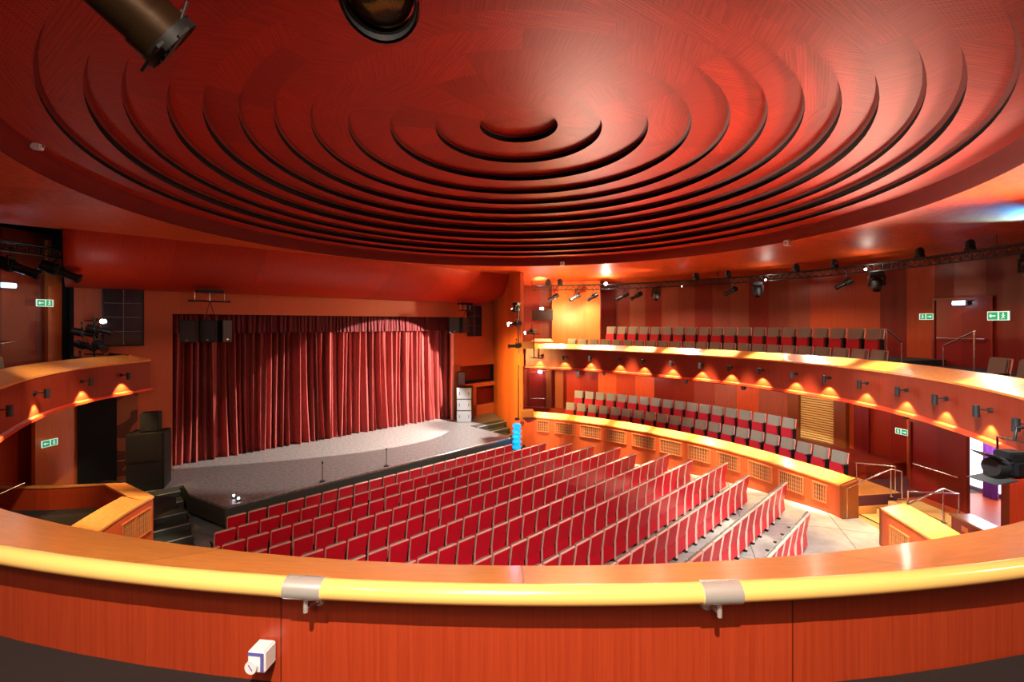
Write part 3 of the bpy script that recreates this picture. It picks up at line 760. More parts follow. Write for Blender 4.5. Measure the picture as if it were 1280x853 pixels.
railing('stair_handrail','chrome handrail on the right of the aisle stair above the short box',[(pol(-.8,9.75,1.0),pol(-.8,9.75,1.85)),(pol(-.6,10.7,1.38),pol(-.6,10.7,2.25)),(pol(-2.2,10.8,1.38),pol(-2.2,10.8,2.22)),(pol(-1.4,9.7,1.2),pol(-1.4,9.7,2.22))])
railing('landing_handrail','sloped chrome handrail at the right end of the upper tier seats',[(pol(12.2,11.7,5.0),pol(12.2,11.7,6.24)),(V(1127,12.3,5.0),V(1127,12.3,5.82))])
railing('landing_handrail','sloped chrome handrail in front of the upper exit door',[(V(1179,12.3,5.0),V(1179,12.3,5.76)),(V(1218,11.7,4.7),V(1218,11.7,6.2))])
# ---- doors
def door(name,label,p,R,z,w,h,bar=True,mat='darkdoor'):
    r=thing(name,label,'door',(*rayR(p,R),z),0); x,y=rayR(p,R); r.rotation_euler=(0,0,R_(theta(x,y))+PI/2)
    f=MB(); f.bbox((0,-.03,h/2),(w,.05,h),.008); f.build('leaf',M[mat],r)
    f=MB()
    for (cx,cz,sx,sz) in ((0,h+.03,w+.16,.07),(-w/2-.04,h/2,.07,h),(w/2+.04,h/2,.07,h)): f.bbox((cx,-.02,cz),(sx,.12,sz),.008)
    f.build('frame',M['lipwood'],r)
    if bar:
        f=MB(); f.tube([(-w*.42,.09,.92),(w*.42,.09,.92)],.018,8); f.cyl((-w*.42,0,.92),(-w*.42,.1,.92),.025,n=8); f.cyl((w*.42,0,.92),(w*.42,.1,.92),.025,n=8); f.build('push_bar',M['steel'],r)
    return r
door('door_3','dark red exit door with steel push bar on the upper tier landing',1202,14.75,5.0,1.5,2.2)
door('door_4','dark wooden door with slanting push bar on the lower right landing',1171,12.05,1.3,1.42,2.15)
door('door_5','dark door with push bar beside the stage, lower tier',672,12.95,1.45,.85,2.25)
for d in [o for o in COL.objects if o.name.startswith('door_') and o.parent is None and o.type=='EMPTY']: pass
# bright foyer window wall beyond the open doorway
fw=thing('foyer_window','bright daylight glazing seen through the open doorway at lower right','window',(*rayR(1228,14.2),1.3),0); x,y=rayR(1228,14.2); fw.rotation_euler=(0,0,R_(theta(x,y))+PI/2)
M['daylight']=simple('daylight glass',(.9,.93,1),.3,emit=(.95,.96,1),es=2.6)
f=MB(); f.box((0,-.05,1.5),(3.2,.02,2.9)); f.build('pane',M['daylight'],fw)
f=MB(); 
for xx in (-1.6,1.6): f.box((xx,0,1.5),(.08,.08,3)); 
f.box((0,0,.06),(3.2,.1,.12)); f.build('frame',M['greypaint'],fw)
r=thing('foyer_curtain','purple drape hanging against the bright foyer glazing','curtain',(*rayR(1238,13.9),1.3),0)
f=MB(); vs=[];fs=[]
xx,yy=rayR(1238,13.9); t=R_(theta(xx,yy)); tx=Vector((-math.sin(t),math.cos(t),0))
for i in range(25):
    s=(i/24-.5)*.36
    for z in (0,3): vs.append(tx*s+Vector((math.cos(t),math.sin(t),0))*.05*math.sin(i*1.6)+Vector((0,0,z)))
for i in range(24): fs.append((2*i,2*i+2,2*i+3,2*i+1))
f.add(vs,fs,smooth=True); f.build('cloth',M['purple'],r)
mb=MB(); 
arcwall(15.2,-25,3,1.0,4.5,M['purple'],name='wall_foyer')
# pedestal cabinet before the doorway
x,y=rayR(1226,10.6); r=thing('low_cabinet','low dark wooden cabinet with wood top in front of the bright doorway','cabinet',(x,y,1.3),R_(theta(x,y))+PI/2)
f=MB(); f.bbox((0,0,.25),(1.0,.45,.5),.01); f.build('body',M['darkdoor'],r); f=MB(); f.bbox((0,0,.52),(1.06,.5,.05),.01); f.build('top',M['ledge'],r)
f=MB(); f.box((.12,.235,.33),(.16,.01,.12)); f.build('label_plate',M['grillframe'],r)
f=MB(); f.box((-.2,.235,.36),(.1,.01,.05)); f.build('label_plate',M['grillframe'],r)
for p0,w_,lab in ((686,.28,'orange wooden pilaster beside the lower tier door by the stage'),(699,.45,'pale wooden pilaster at the stage end of the lower back wall')):
    r=wallthing('wall_pilaster',lab,'pilaster',p0,13.0,1.45,off=.14); f=MB(); f.bbox((0,0,1.4),(w_,.16,2.72),.012); f.build('shaft',M['side'],r); f=MB(); f.bbox((0,0,.08),(w_+.05,.2,.16),.01); f.build('plinth',M['side'],r)
# ---- exit signs
def exitsign(p,q,R,w,label,left=True,group='green exit signs'):
    x,y=rayR(p,R-.06); z=EYE-(q-HZ)*y/F; t=theta(x,y); r=thing('exit_sign',label,'exit sign',(x,y,z),R_(t)+PI/2)
    h=w*.5; f=MB(); f.bbox((0,0,0),(w,.03,h),.004); f.build('plate',M['signwhite'],r)
    s=1 if left else -1    # which side in view; local +x appears: facing room, viewer sees +x to the left
    f=MB(); f.box((s*w*.24,.017,0),(w*.44,.006,h*.84)); f.build('arrow_field',M['green'],r)
    f=MB(); f.box((s*w*.24,.022,0),(w*.26,.004,h*.12)); f.add([Vector((s*w*.24+s*w*.16,.024,0)),Vector((s*w*.24+s*w*.06,.024,h*.24)),Vector((s*w*.24+s*w*.06,.024,-h*.24))],[(0,1,2),(2,1,0)]); f.build('arrow',M['signwhite'],r)
    f=MB(); X=-s*w*.24; f.box((X,.017,0),(w*.36,.006,h*.84)); f.build('figure_field',M['green'],r)
    f=MB(); f.sphere((X,.024,h*.26),h*.09,8,(1,.3,1)); f.tube([(X,.024,h*.15),(X,.024,-h*.05),(X+w*.06,.024,-h*.3)],h*.045,6); f.tube([(X,.024,-h*.05),(X-w*.06,.024,-h*.25)],h*.045,6); f.tube([(X-w*.08,.024,h*.02),(X,.024,h*.12),(X+w*.08,.024,h*.04)],h*.035,6); f.build('running_figure',M['signwhite'],r)
exitsign(1158,396,14.8,.42,'small green exit sign left of the upper right door',False)
exitsign(1248,395,14.8,.55,'green exit sign right of the upper right door')
exitsign(56,379,15.35,.45,'green exit sign on the left upper wall')
exitsign(62,554,14.6,.42,'green exit sign under the left balcony')
exitsign(1127,540,12.9,.38,'green exit sign on the lower wall beside the landing door',False)
exitsign(671,345,14.6,.35,'small sign near ceiling corner by the stage column') if False else None
# pier carrying sign under left balcony
x,y=rayR(62,14.7)
quadwall((*rayR(44,14.75),0),(*rayR(97,14.75),0),1.0,4.25,M['side'],'wall_left',-.15)
# ---- emergency lamps
def emlamp(p,q,R,w,label,mat='glowblue',e=6,col=(.45,.72,1)):
    x,y=rayR(p,R-.12); z=EYE-(q-HZ)*y/F; t=theta(x,y); r=thing('emergency_lamp',label,'lamp',(x,y,z),R_(t)+PI/2)
    f=MB(); f.bbox((0,-.03,0),(w+.04,.1,.16),.01); f.build('housing',M['white'],r); f=MB(); f.bbox((0,.03,0),(w,.05,.12),.01); f.build('diffuser',M[mat],r)
    l=bpy.data.lights.new('lamp','POINT'); l.energy=e; l.color=col; l.shadow_soft_size=.08; lo_=bpy.data.objects.new('bulb',l); COL.objects.link(lo_); lo_.parent=r; lo_.location=(0,.2,0)
emlamp(1199,379,14.75,.34,'bluish glowing emergency lamp over the upper right door')
emlamp(10,357,15.4,.36,'bluish glowing emergency lamp on the left upper wall')
emlamp(677,386,13.8,.2,'bright lamp on the wall above the stage end of the upper tier','glowsoft',40,(.9,.95,1))
emlamp(675,465,12.9,.2,'bright lamp over the door under the upper tier by the stage','glowsoft',30,(.9,.95,1))
# ---- wall lights on balcony fascia
def facewash(prof,t,label,z=ZU-.42,en=230):
    v,rz=pathframe(prof,t); r=thing('wall_light',label,'wall light',(v.x,v.y,z),rz,'downlights along the balcony fronts')
    f=MB(); f.cyl((0,0,.04),(0,.05,.04),.045,n=12); f.build('mount',M['black'],r)
    f=MB(); f.tube([(0,.04,.04),(0,.17,.04)],.014,8); f.build('arm',M['black'],r)
    f=MB(); f.cyl((0,.22,-.09),(0,.22,.12),.052,.052,n=16); f.build('lamp_body',M['black'],r)
    f=MB(); f.cyl((0,.22,-.093),(0,.22,-.088),.04,n=12); f.build('lens',M['lens'],r)
    l=bpy.data.lights.new('wash','SPOT'); l.energy=en; l.color=(1,.66,.26); l.spot_size=R_(84); l.spot_blend=.5; l.shadow_soft_size=.02
    lo_=bpy.data.objects.new('wash_light',l); COL.objects.link(lo_); lo_.parent=r; lo_.location=(0,.19,-.11); lo_.rotation_euler=(R_(-16),0,0)
FX=[675,706,738,774,804,839,875,911,949,990,1030,1075,1123,1170,1222,1272]
for i,p in enumerate(FX):
    facewash(UP,pathpx(UP,p,-.2),'small black downlight on the right balcony front, '+('nearest the stage' if i==0 else '%s from the stage'%ORD[i]))
for i,p in enumerate([158,110,54,8]):
    best=None
    for k in range(1200):
        t=-196+56*k/1199; v=pol(t,interp(UP,t)-.2); X=v.x/v.y*F+640
        if v.y>4 and (best is None or abs(X-p)<best[0]): best=(abs(X-p),t)
    facewash(UP,best[1],'small black downlight on the left balcony front, '+['nearest the stage','second from the stage','third from the stage','fourth from the stage, at picture edge'][i])
# ---- near handrail
HR=thing('balcony_handrail','long pale wooden handrail with chrome sleeves along the near balcony','handrail',(0,1.6,5.41))
def ringpts(R,t0,t1,z,st=1.0): n=int(abs(t1-t0)/st); return [pol(t0+(t1-t0)*i/n,R,z)-Vector((0,1.6,5.41)) for i in range(n+1)]
f=MB(); f.tube(ringpts(9.79,-150,-35,5.425),.036,16); f.build('rail',M['rail'],HR)
def sleeve(p):
    best=min(((abs(pol(-120+60*k/3000,9.79).x/pol(-120+60*k/3000,9.79).y*F+640-p)),-120+60*k/3000) for k in range(3001))[1]
    f=MB(); f.tube(ringpts(9.79,best-.42,best+.42,5.425,.2),.040,20); s=f.build('sleeve',M['chrome'],HR); tag(s,'chrome sleeve joining the rail')
    c=pol(best,9.79,5.425)-Vector((0,1.6,5.41)); w=pol(best,9.69,5.33)-Vector((0,1.6,5.41)); 
    f=MB(); f.cyl(c+Vector((0,0,-.038)),c+Vector((0,0,-.09)),.009,n=10); f.cyl(c+Vector((0,0,-.075)),w,.009,n=10); f.cyl(w,w+(w-c).normalized()*.012,.03,n=14)
    g=f.build('bracket',M['chrome'],s)
sleeve(382); sleeve(900)
# plug box
k=(335-640)/F; best=min((abs(pol(-125+60*i/3000,9.7).x/pol(-125+60*i/3000,9.7).y-k),-125+60*i/3000) for i in range(3001))[1]
v=pol(best,9.7); zz=EYE-(812-HZ)*v.y/F
r=thing('wall_box','small white plastic socket box with round dial on the near balcony wall','socket box',(v.x,v.y,zz),R_(best)-PI/2)
f=MB(); f.bbox((0,.035,0),(.072,.07,.082),.006); f.build('body',M['white'],r)
f=MB(); f.cyl((.014,.07,-.014),(.014,.082,-.014),.024,n=20); f.build('dial',M['signwhite' if False else 'white'],r)
M['bluegrey']=simple('blue printed marking',(.10,.10,.42),.5)
f=MB(); f.box((0,.0715,.031),(.062,.002,.011)); f.box((-.025,.0715,-.004),(.012,.002,.06)); f.box((.014,.0835,-.012),(.003,.002,.026),Matrix.Rotation(R_(35),3,'Y')); f.build('markings',M['bluegrey'],r)
# ---- lighting truss
def arc3(R,t0,t1,z,st=1.5): n=max(2,int(abs(t1-t0)/st)); return [pol(t0+(t1-t0)*i/n,R,z) for i in range(n+1)]
def truss(label,R,t0,t1,z):
    r=thing('lighting_truss',label,'truss',(0,0,0))
    for (dr,dz) in ((-.14,0),(.14,0),(0,-.24)):
        f=MB(); f.tube(arc3(R+dr,t0,t1,z+dz),.024,8); f.build('chord',M['blackmetal'],r)
    n=int(abs(t1-t0)*R*PI/180/.28); f=MB(); pts=[]
    for i in range(n):
        a=t0+(t1-t0)*i/n; b=t0+(t1-t0)*(i+.5)/n; c=t0+(t1-t0)*(i+1)/n
        for dr in (-.14,.14):
            f.cyl(pol(a,R+dr,z),pol(b,R,z-.24),.010,n=5,cap=False); f.cyl(pol(b,R,z-.24),pol(c,R+dr,z),.010,n=5,cap=False)
        f.cyl(pol(a,R-.14,z),pol(c,R+.14,z),.010,n=5,cap=False)
    f.build('lacing',M['blackmetal'],r)
    m=max(2,int(abs(t1-t0)/18)); 
    for i in range(m+1):
        a=t0+(t1-t0)*i/m; f=MB(); f.cyl(pol(a,R,z),pol(a,R,z+.9),.012,n=6); f.build('hanger',M['blackmetal'],r)
ZT=8.46; RT=13.0
truss('long curved black lighting truss under the ceiling along the right wall',RT,-38,86,ZT)
truss('curved black lighting truss under the ceiling at the left',13.6,-198,-150,ZT+.12)
# ---- fixture prototypes ; root at clamp, +y = aim, body pivot below
def proto_spot():
    r=thing('stage_spotlight','','spotlight')
    f=MB(); f.bbox((0,0,-.03),(.06,.06,.10),.008); f.cyl((0,0,-.08),(0,0,-.16),.014,n=8); f.build('clamp',M['blackmetal'],r)
    f=MB(); f.tube([(-.15,0,-.36),(-.15,0,-.17),(.15,0,-.17),(.15,0,-.36)],.014,6); f.build('yoke',M['blackmetal'],r)
    b=MB(); b.cyl((0,-.26,0),(0,.02,0),.12,.135,n=16); b.cyl((0,.02,0),(0,.38,0),.085,.085,n=16); b.cyl((0,.38,0),(0,.44,0),.11,.11,n=16)
    b.box((0,.03,0),(.26,.05,.2)); o=b.build('lamp_body',M['blackmetal'],r,(0,0,-.36))
    l=MB(); l.cyl((0,.442,0),(0,.452,0),.085,n=16); l.build('lens',M['lens'],o)
    return r
def proto_mover():
    r=thing('moving_head_light','','moving light')
    f=MB(); f.bbox((0,0,-.07),(.36,.30,.14),.02); f.build('base',M['black'],r)
    f=MB(); f.bbox((-.19,0,-.28),(.06,.16,.34),.02); f.bbox((.19,0,-.28),(.06,.16,.34),.02); f.bbox((0,0,-.15),(.40,.16,.06),.02); f.build('yoke',M['black'],r)
    b=MB(); b.lathe([(0.001,-.17),(.09,-.16),(.15,-.08),(.155,.04),(.12,.2),(.105,.26),(.001,.26)],m=Matrix.Rotation(R_(-90),3,'X')); o=b.build('lamp_head',M['black'],r,(0,0,-.36))
    l=MB(); l.cyl((0,.262,0),(0,.272,0),.09,n=16); l.build('lens',M['lens'],o)
    return r
SP=proto_spot(); MV=proto_mover(); su=[0,0]
def fixture(kind,loc,pan,tilt,label,scale=1.0,up=False,group='stage lights on the trusses',lit=None):
    i=0 if kind=='spot' else 1; pr=SP if i==0 else MV
    if not su[i]: s=pr; su[i]=1
    else: s=copy_tree(pr)
    s.location=loc; s.rotation_euler=(PI if up else 0,0,pan); s.scale=(scale,)*3; s['label']=label; s['group']=group
    for c in s.children:
        if c.name.startswith('lamp_'):
            c.rotation_euler=(tilt,0,0)
            if lit:
                for l in c.children:
                    l.data=l.data.copy(); l.data.materials[0]=M[lit]
    return s
def tp(p,q=None,R=RT,z=ZT-.27): x,y=rayR(p,R); return Vector((x,y,z))
def panto(v,tx,ty): return math.atan2(ty-v.y,tx-v.x)-PI/2
for i,(p,kind,lab) in enumerate([(693,'spot','black profile spotlight under the truss, nearest the stage column'),(720,'spot','profile spotlight with pale label second from the stage column on the truss'),(742,'spot','black spotlight just left of the bright star lamp on the truss'),(780,'spot','small black spotlight right of the bright star lamp'),(797,'spot','black spotlight hanging over the dark upper tier corner'),(915,'spot','small profile spotlight under the truss above the middle of the upper tier'),(1057,'spot','long profile spotlight under the truss above the upper tier right end')]):
    v=tp(p); tgt=un(8,19); fixture('spot',v,panto(v,tgt.x,tgt.y) if p!=780 else 1.0,R_(-28),lab,.95 if p<800 else .85)
for p,lab,s in [(820,'black moving head light hanging below the truss over the upper tier',1.0),(947,'black moving head light hanging with round pink lens below the truss',1.05),(1096,'large black moving head light hanging below the truss near the right end',1.1),(1290,'black moving head light cut by the right picture edge',1.1)]:
    v=tp(p); fixture('mover',v,panto(v,0,0),R_(-60),lab,s)
for p,lab in [(685,'small black moving light standing on the truss at the stage column'),(700,'black moving light on the truss beside the stage column'),(870,'black moving head silhouette standing on the truss, leftmost of the five'),(910,'black moving head silhouette on the truss, second of the five'),(995,'black moving head silhouette on the truss, middle of the five'),(1043,'black moving head silhouette on the truss above the long spotlight'),(1150,'black moving head silhouette on the truss left of the blue ceiling glow'),(1213,'black moving head silhouette on the truss below the blue ceiling glow')]:
    v=tp(p,z=ZT+.02); fixture('mover',v,0.3,R_(70),lab,.62,up=True)
for (x_,y_,k,t_,lab,s) in []: pass
v=Vector((*rayR(77,13.6),ZT+.1)); fixture('mover',v,.4,R_(70),'black moving head on top of the left truss end',.95,up=True)
v=Vector((*rayR(14,13.6),ZT-.02)); fixture('spot',v,R_(-60),R_(-22),'long black profile spotlight under the left truss near the picture edge',1.35)
v=Vector((*rayR(70,13.6),ZT-.02)); fixture('spot',v,R_(-55),R_(-25),'long black profile spotlight under the left truss end',1.3)
# bright lamps on the truss
def star(p,q,R,label,es='glow',rad=.05,e=60,col=(1,.9,.75)):
    x,y=rayR(p,R); z=EYE-(q-HZ)*y/F; r=thing('bright_lamp',label,'lamp',(x,y,z))
    d=(Vector((0,0,EYE))-Vector((x,y,z))).normalized(); f=MB(); f.cyl(d*-.14,d*.0,rad*1.0,rad*1.3,n=14); f.build('housing',M['blackmetal'],r)
    f=MB(); f.sphere(d*.01,rad,12); f.build('bulb',M[es],r)
    if e:
        l=bpy.data.lights.new('lamp','POINT'); l.energy=e; l.color=col; l.shadow_soft_size=rad; o=bpy.data.objects.new('glow_light',l); COL.objects.link(o); o.parent=r; o.location=d*.12
star(757,355,12.8,'brilliant white lamp shining from the truss towards the viewer',rad=.075,e=90)
star(957,350,12.8,'small brilliant lamp on the truss right of the hanging moving head',rad=.035,e=15)
star(1082,337,12.8,'small brilliant lamp on the truss near the large moving head',rad=.035,e=15)
star(852,358,12.8,'faint small lamp on the truss left of the moving head silhouettes',rad=.025,e=0)
# ---- lamp stands
def stand(label,base,h,lamps):
    r=thing('lamp_stand',label,'lamp stand',base)
    f=MB(); f.cyl((0,0,0),(0,0,h),.028,n=10); f.build('pole',M['blackmetal'],r)
    f=MB(); f.cyl((0,0,0),(0,0,.04),.16,n=18); f.build('base',M['blackmetal'],r)
    for z in lamps:
        f=MB(); f.tube([(-.3,0,z),(.3,0,z)],.02,8); f.build('crossbar',M['blackmetal'],r)
pb=at(118,438,14.0); pb.z=4.7
stand('black pole stand with stage lamps at the end of the left balcony',pb,1.9,[.75,1.35,1.8])
for dx,dz,s,pan,lab,lit in [(.12,1.85,.9,R_(-70),'spotlight at the top of the left balcony lamp stand',None),(-.35,1.75,.9,R_(-50),'upper left spotlight on the left balcony lamp stand',None),(-.3,1.35,.9,R_(-95),'middle spotlight on the left balcony lamp stand',None),(.2,1.36,.95,R_(-120),'lower right spotlight on the left balcony lamp stand',None),(-.4,.85,.8,R_(-60),'lowest spotlight on the left balcony lamp stand',None)]:
    fixture('spot',pb+Vector((dx,-.05,dz)),pan,R_(-15),lab,s,group='lamps on the left balcony stand',lit=lit)
l_=star(129,402,15.0,'starburst lamp beside the barred window at left',rad=.06,e=70) if False else None
sp=at(128,402,13.4)
r=thing('bright_lamp','starburst lamp on the left balcony lamp stand facing the hall','lamp',sp); f=MB(); f.sphere((0,0,0),.06,12); f.build('bulb',M['glow'],r); f=MB(); f.cyl((0,.06,0),(0,.22,.02),.085,.06,n=14); f.build('housing',M['blackmetal'],r)
l=bpy.data.lights.new('l','POINT'); l.energy=10; l.color=(1,.95,.9); l.shadow_soft_size=.07; o=bpy.data.objects.new('glow_light',l); COL.objects.link(o); o.parent=r; o.location=(0,-.12,0)
cb=at(668,427,21.6); cb.z=5.15
stand('small lamp stand on the upper tier ledge by the stage column',cb+Vector((0,.5,-.45)),1.35,[1.2])
fixture('spot',cb+Vector((-.1,.5,1.2)),R_(120),R_(-10),'spotlight on the small stand by the stage column',.9,group='lamps on stands',lit='glowsoft')
# vertical pole with lamps on the column
x0,y0=px(648,22.2),22.2
r=thing('lighting_boom','vertical black lighting pole fixed to the orange column right of the stage','lighting boom',(x0,y0,0))
f=MB(); f.cyl((0,0,4.9),(0,0,7.4),.03,n=8); f.build('upper_pole',M['blackmetal'],r)
f=MB(); f.cyl((0,0,1.65),(0,0,4.35),.03,n=8); f.build('lower_pole',M['blackmetal'],r)
for z in (7.3,6.6,5.35,5.1,4.2,3.6,3.0,2.4,1.75):
    f=MB(); f.tube([(0,0,z),(.0,.3,z)],.016,6); f.build('bracket',M['blackmetal'],r)
f=MB(); f.bbox((-.06,0,1.68),(.24,.12,.12),.02); f.build('foot_box',M['blackmetal'],r)
fixture('mover',Vector((x0-.1,y0,7.45)),R_(60),R_(-10),'round blue-grey stage lamp at the top of the column pole',.95,group='lamps on the column pole')
v=Vector((x0-.1,y0-.1,6.75)); fixture('spot',v,panto(v,-8,20),R_(-6),'profile spotlight throwing a beam from the column pole',.95,group='lamps on the column pole',lit='glow')
v=Vector((x0-.1,y0-.1,5.65)); fixture('spot',v,panto(v,-8,20),R_(-2),'horizontal profile spotlight low on the column pole',.95,group='lamps on the column pole')
# ---- barred windows on the proscenium wall
def barwin(label,u,z0,z1,w,rows):
    r=thing('barred_window',label,'window',un(u,nP-.04,(z0+z1)/2),SROT); h=z1-z0
    f=MB(); f.box((0,.0,0),(w,.03,h)); f.build('pane',M['winglass'],r)
    f=MB(); 
    for (cx,cz,sx,sz) in ((0,h/2,w+.06,.05),(0,-h/2,w+.06,.05),(-w/2,0,.05,h),(w/2,0,.05,h)): f.bbox((cx,-.03,cz),(sx,.06,sz),.006)
    f.build('frame',M['blackmetal'],r)
    f=MB(); f.box((0,-.03,0),(.02,.02,h))
    for i in range(1,rows): f.box((0,-.03,-h/2+h*i/rows),(w,.02,.018))
    f.build('bars',M['greypaint'],r)
barwin('dark barred window on the orange wall left of the stage',.98,5.65,7.6,1.05,4)
barwin('dark barred window on the orange wall right of the stage opening',16.55,5.7,7.42,1.0,3)
# ---- hanging speakers and rigging
def speaker(name,label,loc,rz,w,d,h,grille='grey',body='black',group=None,boxes=1,legs=False):
    r=thing(name,label,'speaker',loc,rz,group)
    f=MB(); f.bbox((0,0,h/2),(w,d,h),.015); f.build('cabinet',M[body],r)
    for i in range(boxes):
        f=MB(); f.bbox((0,-d/2-.008,h*(i+.5)/boxes),(w*.92,.02,h/boxes*.92),.006); f.build('grille',M[grille],r)
    f=MB()
    if boxes>1:
        for i in range(boxes):
            for sx in (-1,1): f.box((sx*w*.3,-d/2-.02,h*(i+.5)/boxes),(.03,.015,h/boxes*.25))
    else: f.box((0,-d/2-.021,h*.12),(.07,.01,.04))
    f.build('handle' if boxes>1 else 'badge',M['steel' if boxes==1 else 'black'],r)
    return r
for k,(u_,lab) in enumerate([(2.75,'left box of the pair of black speakers hanging left over the stage'),(3.35,'middle box of the hanging black speakers over stage left'),(3.78,'narrow turned box at the right of the hanging black speakers')]):
    speaker('hanging_speaker',lab,un(u_,19.6,5.72),SROT+(-.55 if k<2 else .35),.52 if k<2 else .36,.42,.82,group='speakers hung left of the stage')
for k,(u_,lab) in enumerate([(14.55,'left box of the grey speakers hanging right over the stage'),(15.15,'right box of the grey speakers hanging right over the stage')]):
    speaker('hanging_speaker',lab,un(u_,19.8,5.9),SROT+(-.6 if k==0 else .2),.55,.42,.85,group='speakers hung right of the stage',body='grey')
def rig(label,u,z,zs,n=19.4,w=1.3):
    r=thing('rigging_bar',label,'rigging',un(u,n,0),SROT)
    f=MB(); f.tube([(-w/2,0,z),(w/2,0,z)],.03,8); f.build('bar',M['blackmetal'],r)
    f=MB(); f.tube([(0,0,z),(-.15,0,zs)],.012,6); f.tube([(0,0,z),(.2,0,zs)],.012,6); f.build('sling',M['blackmetal'],r)
    f=MB(); 
    for x in (-w*.35,0,w*.35): f.cyl((x,0,z),(x,0,z+.32),.014,n=6)
    f.build('chain',M['steel'],r)
    f=MB(); f.bbox((0,0,z+.36),(.85,.3,.12),.02); f.build('motor_box',M['blackmetal'],r)
rig('black rigging bar and hoist over the left hanging speakers',3.3,7.22,6.52)
rig('black rigging bar and hoist over the right hanging speakers',15.0,7.12,6.7,19.4,.9)
# ---- floor speakers
v=at(206,603,15.6); speaker('subwoofer_stack','tall black speaker stack beside the left edge of the curtain','',0,1,1,1) if False else None
s=speaker('speaker_stack','tall black speaker stack beside the left edge of the curtain',un(1.55,19.0,1.0),SROT-.35,1.0,.8,1.85,grille='black',boxes=2,group=None)
s=speaker('monitor_speaker','small black monitor speaker on top of the left speaker stack',un(1.6,19.0,2.86),SROT-.35,.5,.4,.62,grille='black')
s=speaker('speaker_tower','tall pale grey mesh speaker tower at the right edge of the stage',un(15.35,19.9,1.0),SROT-.75,.85,.85,1.9,grille='greygrille',body='grey',boxes=3)
s=speaker('monitor_speaker','small grey speaker in the wall slot right of the stage',un(15.45,20.35,2.95),SROT-.6,.4,.3,.75,grille='greypaint',body='black')
# covered round object near left steps
r=tag(MB().sphere((0,0,.2),.45,16,(1,.8,.45)).build('covered_bundle',M['drape'],None,un(.5,19.2,1.0)),'low black cloth bundle beside the left box end','cloth bundle')
# steps' top left platform
# ---- blue column
v=Vector((px(646,21.0),21.0,0)); r=thing('blue_light_tower','glowing blue ribbed tower of stacked lamps at the right stage corner','light tower',v)
f=MB(); f.cyl((0,0,0),(0,0,.5),.12,n=14); f.build('stem',M['blackmetal'],r)
for i in range(5):
    f=MB(); f.sphere((0,0,.62+i*.25),.22,18,(1,1,.62)); f.build('blue_lamp',M['blue'],r)
f=MB(); f.bbox((.33,.1,.55),(.3,.3,.3),.1); f.build('cable_bundle',M['black'],r)
l=bpy.data.lights.new('bl','POINT'); l.energy=12; l.color=(.05,.5,1); l.shadow_soft_size=.2; o=bpy.data.objects.new('blue_glow',l); COL.objects.link(o); o.parent=r; o.location=(-.1,-.45,1.2)
# ---- microphone stands, floor lamps
for (p,q,Y,h,lab) in [(483,583,15.9,.62,'thin black microphone pole at the stage front, right of centre'),(403,605,14.4,.62,'thin pole at the stage front, left of centre')]:
    v=at(p,q,Y); k=(p-640)/F; Y=15.55/(NX*k+NY); v=Vector((k*Y,Y,1.0)); r=thing('microphone_stand',lab,'microphone stand',v)
    f=MB(); f.cyl((0,0,0),(0,0,h),.012,n=8); f.build('pole',M['blackmetal'],r); f=MB(); f.cyl((0,0,0),(0,0,.025),.10,n=14); f.build('base',M['blackmetal'],r); f=MB(); f.sphere((0,0,h+.03),.03,8,(1,1,1.6)); f.build('microphone',M['black'],r)
for (u_,n_,lab) in [(3.35,16.0,'tiny bright floor lamp on the left stage corner, farther one'),(3.4,15.65,'tiny bright floor lamp on the left stage corner, nearer the edge')]:
    r=thing('floor_lamp',lab,'lamp',un(u_,n_,1.0),0,'floor lamps on the stage corner'); f=MB(); f.cyl((0,0,0),(0,0,.05),.05,n=10); f.build('base',M['black'],r); f=MB(); f.sphere((0,0,.08),.035,8); f.build('bulb',M['glowsoft'],r)
# ---- small white sensors on the dome rim
for (p,q,lab) in [(46,182,'small white sensor on the ceiling rim at left'),(703,330,'small white sensor on the ceiling rim above the stage column'),(984,304,'small white sensor on the ceiling rim at right')]:
    x,y=rayR(p,LIPR-.15); z=EYE-(q-HZ)*y/F; t=theta(x,y); r=thing('ceiling_sensor',lab,'sensor',(x,y,z),R_(t)+PI/2,'white sensors on the ceiling rim'); s_=.75 if p<100 else 1
    f=MB(); f.bbox((0,.0,0),(.18*s_,.14,.18*s_),.015); f.build('housing',M['white'],r); f=MB(); f.sphere((0,.075,0),.03,10); f.build('eye',M['greypaint'],r)
# ---- small speakers / heads under the balcony soffits
for (p,R,q,lab) in [(723,12.2,472,'small black speaker under the upper tier soffit nearest the stage'),(755,12.2,470,'thin black lamp under the soffit over the lower tier'),(847,12.2,480,'thin black lamp under the soffit, middle of lower tier'),(857,12.2,483,'small black speaker under the soffit, middle of lower tier'),(929,12.0,490,'small spotlight under the soffit above the lower back row'),(1020,12.0,509,'small lamp in front of the louvred shutter'),(1132,11.4,528,'small black speaker under the soffit by the landing door'),(53,13.9,542,'small pale lamp under the left balcony above the exit sign')]:
    x,y=rayR(p,R); t=theta(x,y); w=.09 if 'lamp' in lab else .16; h=.22 if 'lamp' in lab else .36
    r=thing('soffit_speaker' if 'speaker' in lab else 'soffit_lamp',lab,'speaker' if 'speaker' in lab else 'lamp',(x,y,4.12),R_(t)+PI/2)
    f=MB(); f.cyl((0,0,0),(0,0,-.12),.012,n=6); f.build('bracket',M['blackmetal'],r); f=MB(); f.bbox((0,0,-.12-h/2),(w,w,h),.02,Matrix.Rotation(R_(-18),3,'X')); f.build('cabinet',M['black'],r)
    f=MB(); f.bbox((0,w/2+.005,-.14-h/2),(w*.8,.012,h*.8),.004,Matrix.Rotation(R_(-18),3,'X')); f.build('front_grille',M['grey'],r)
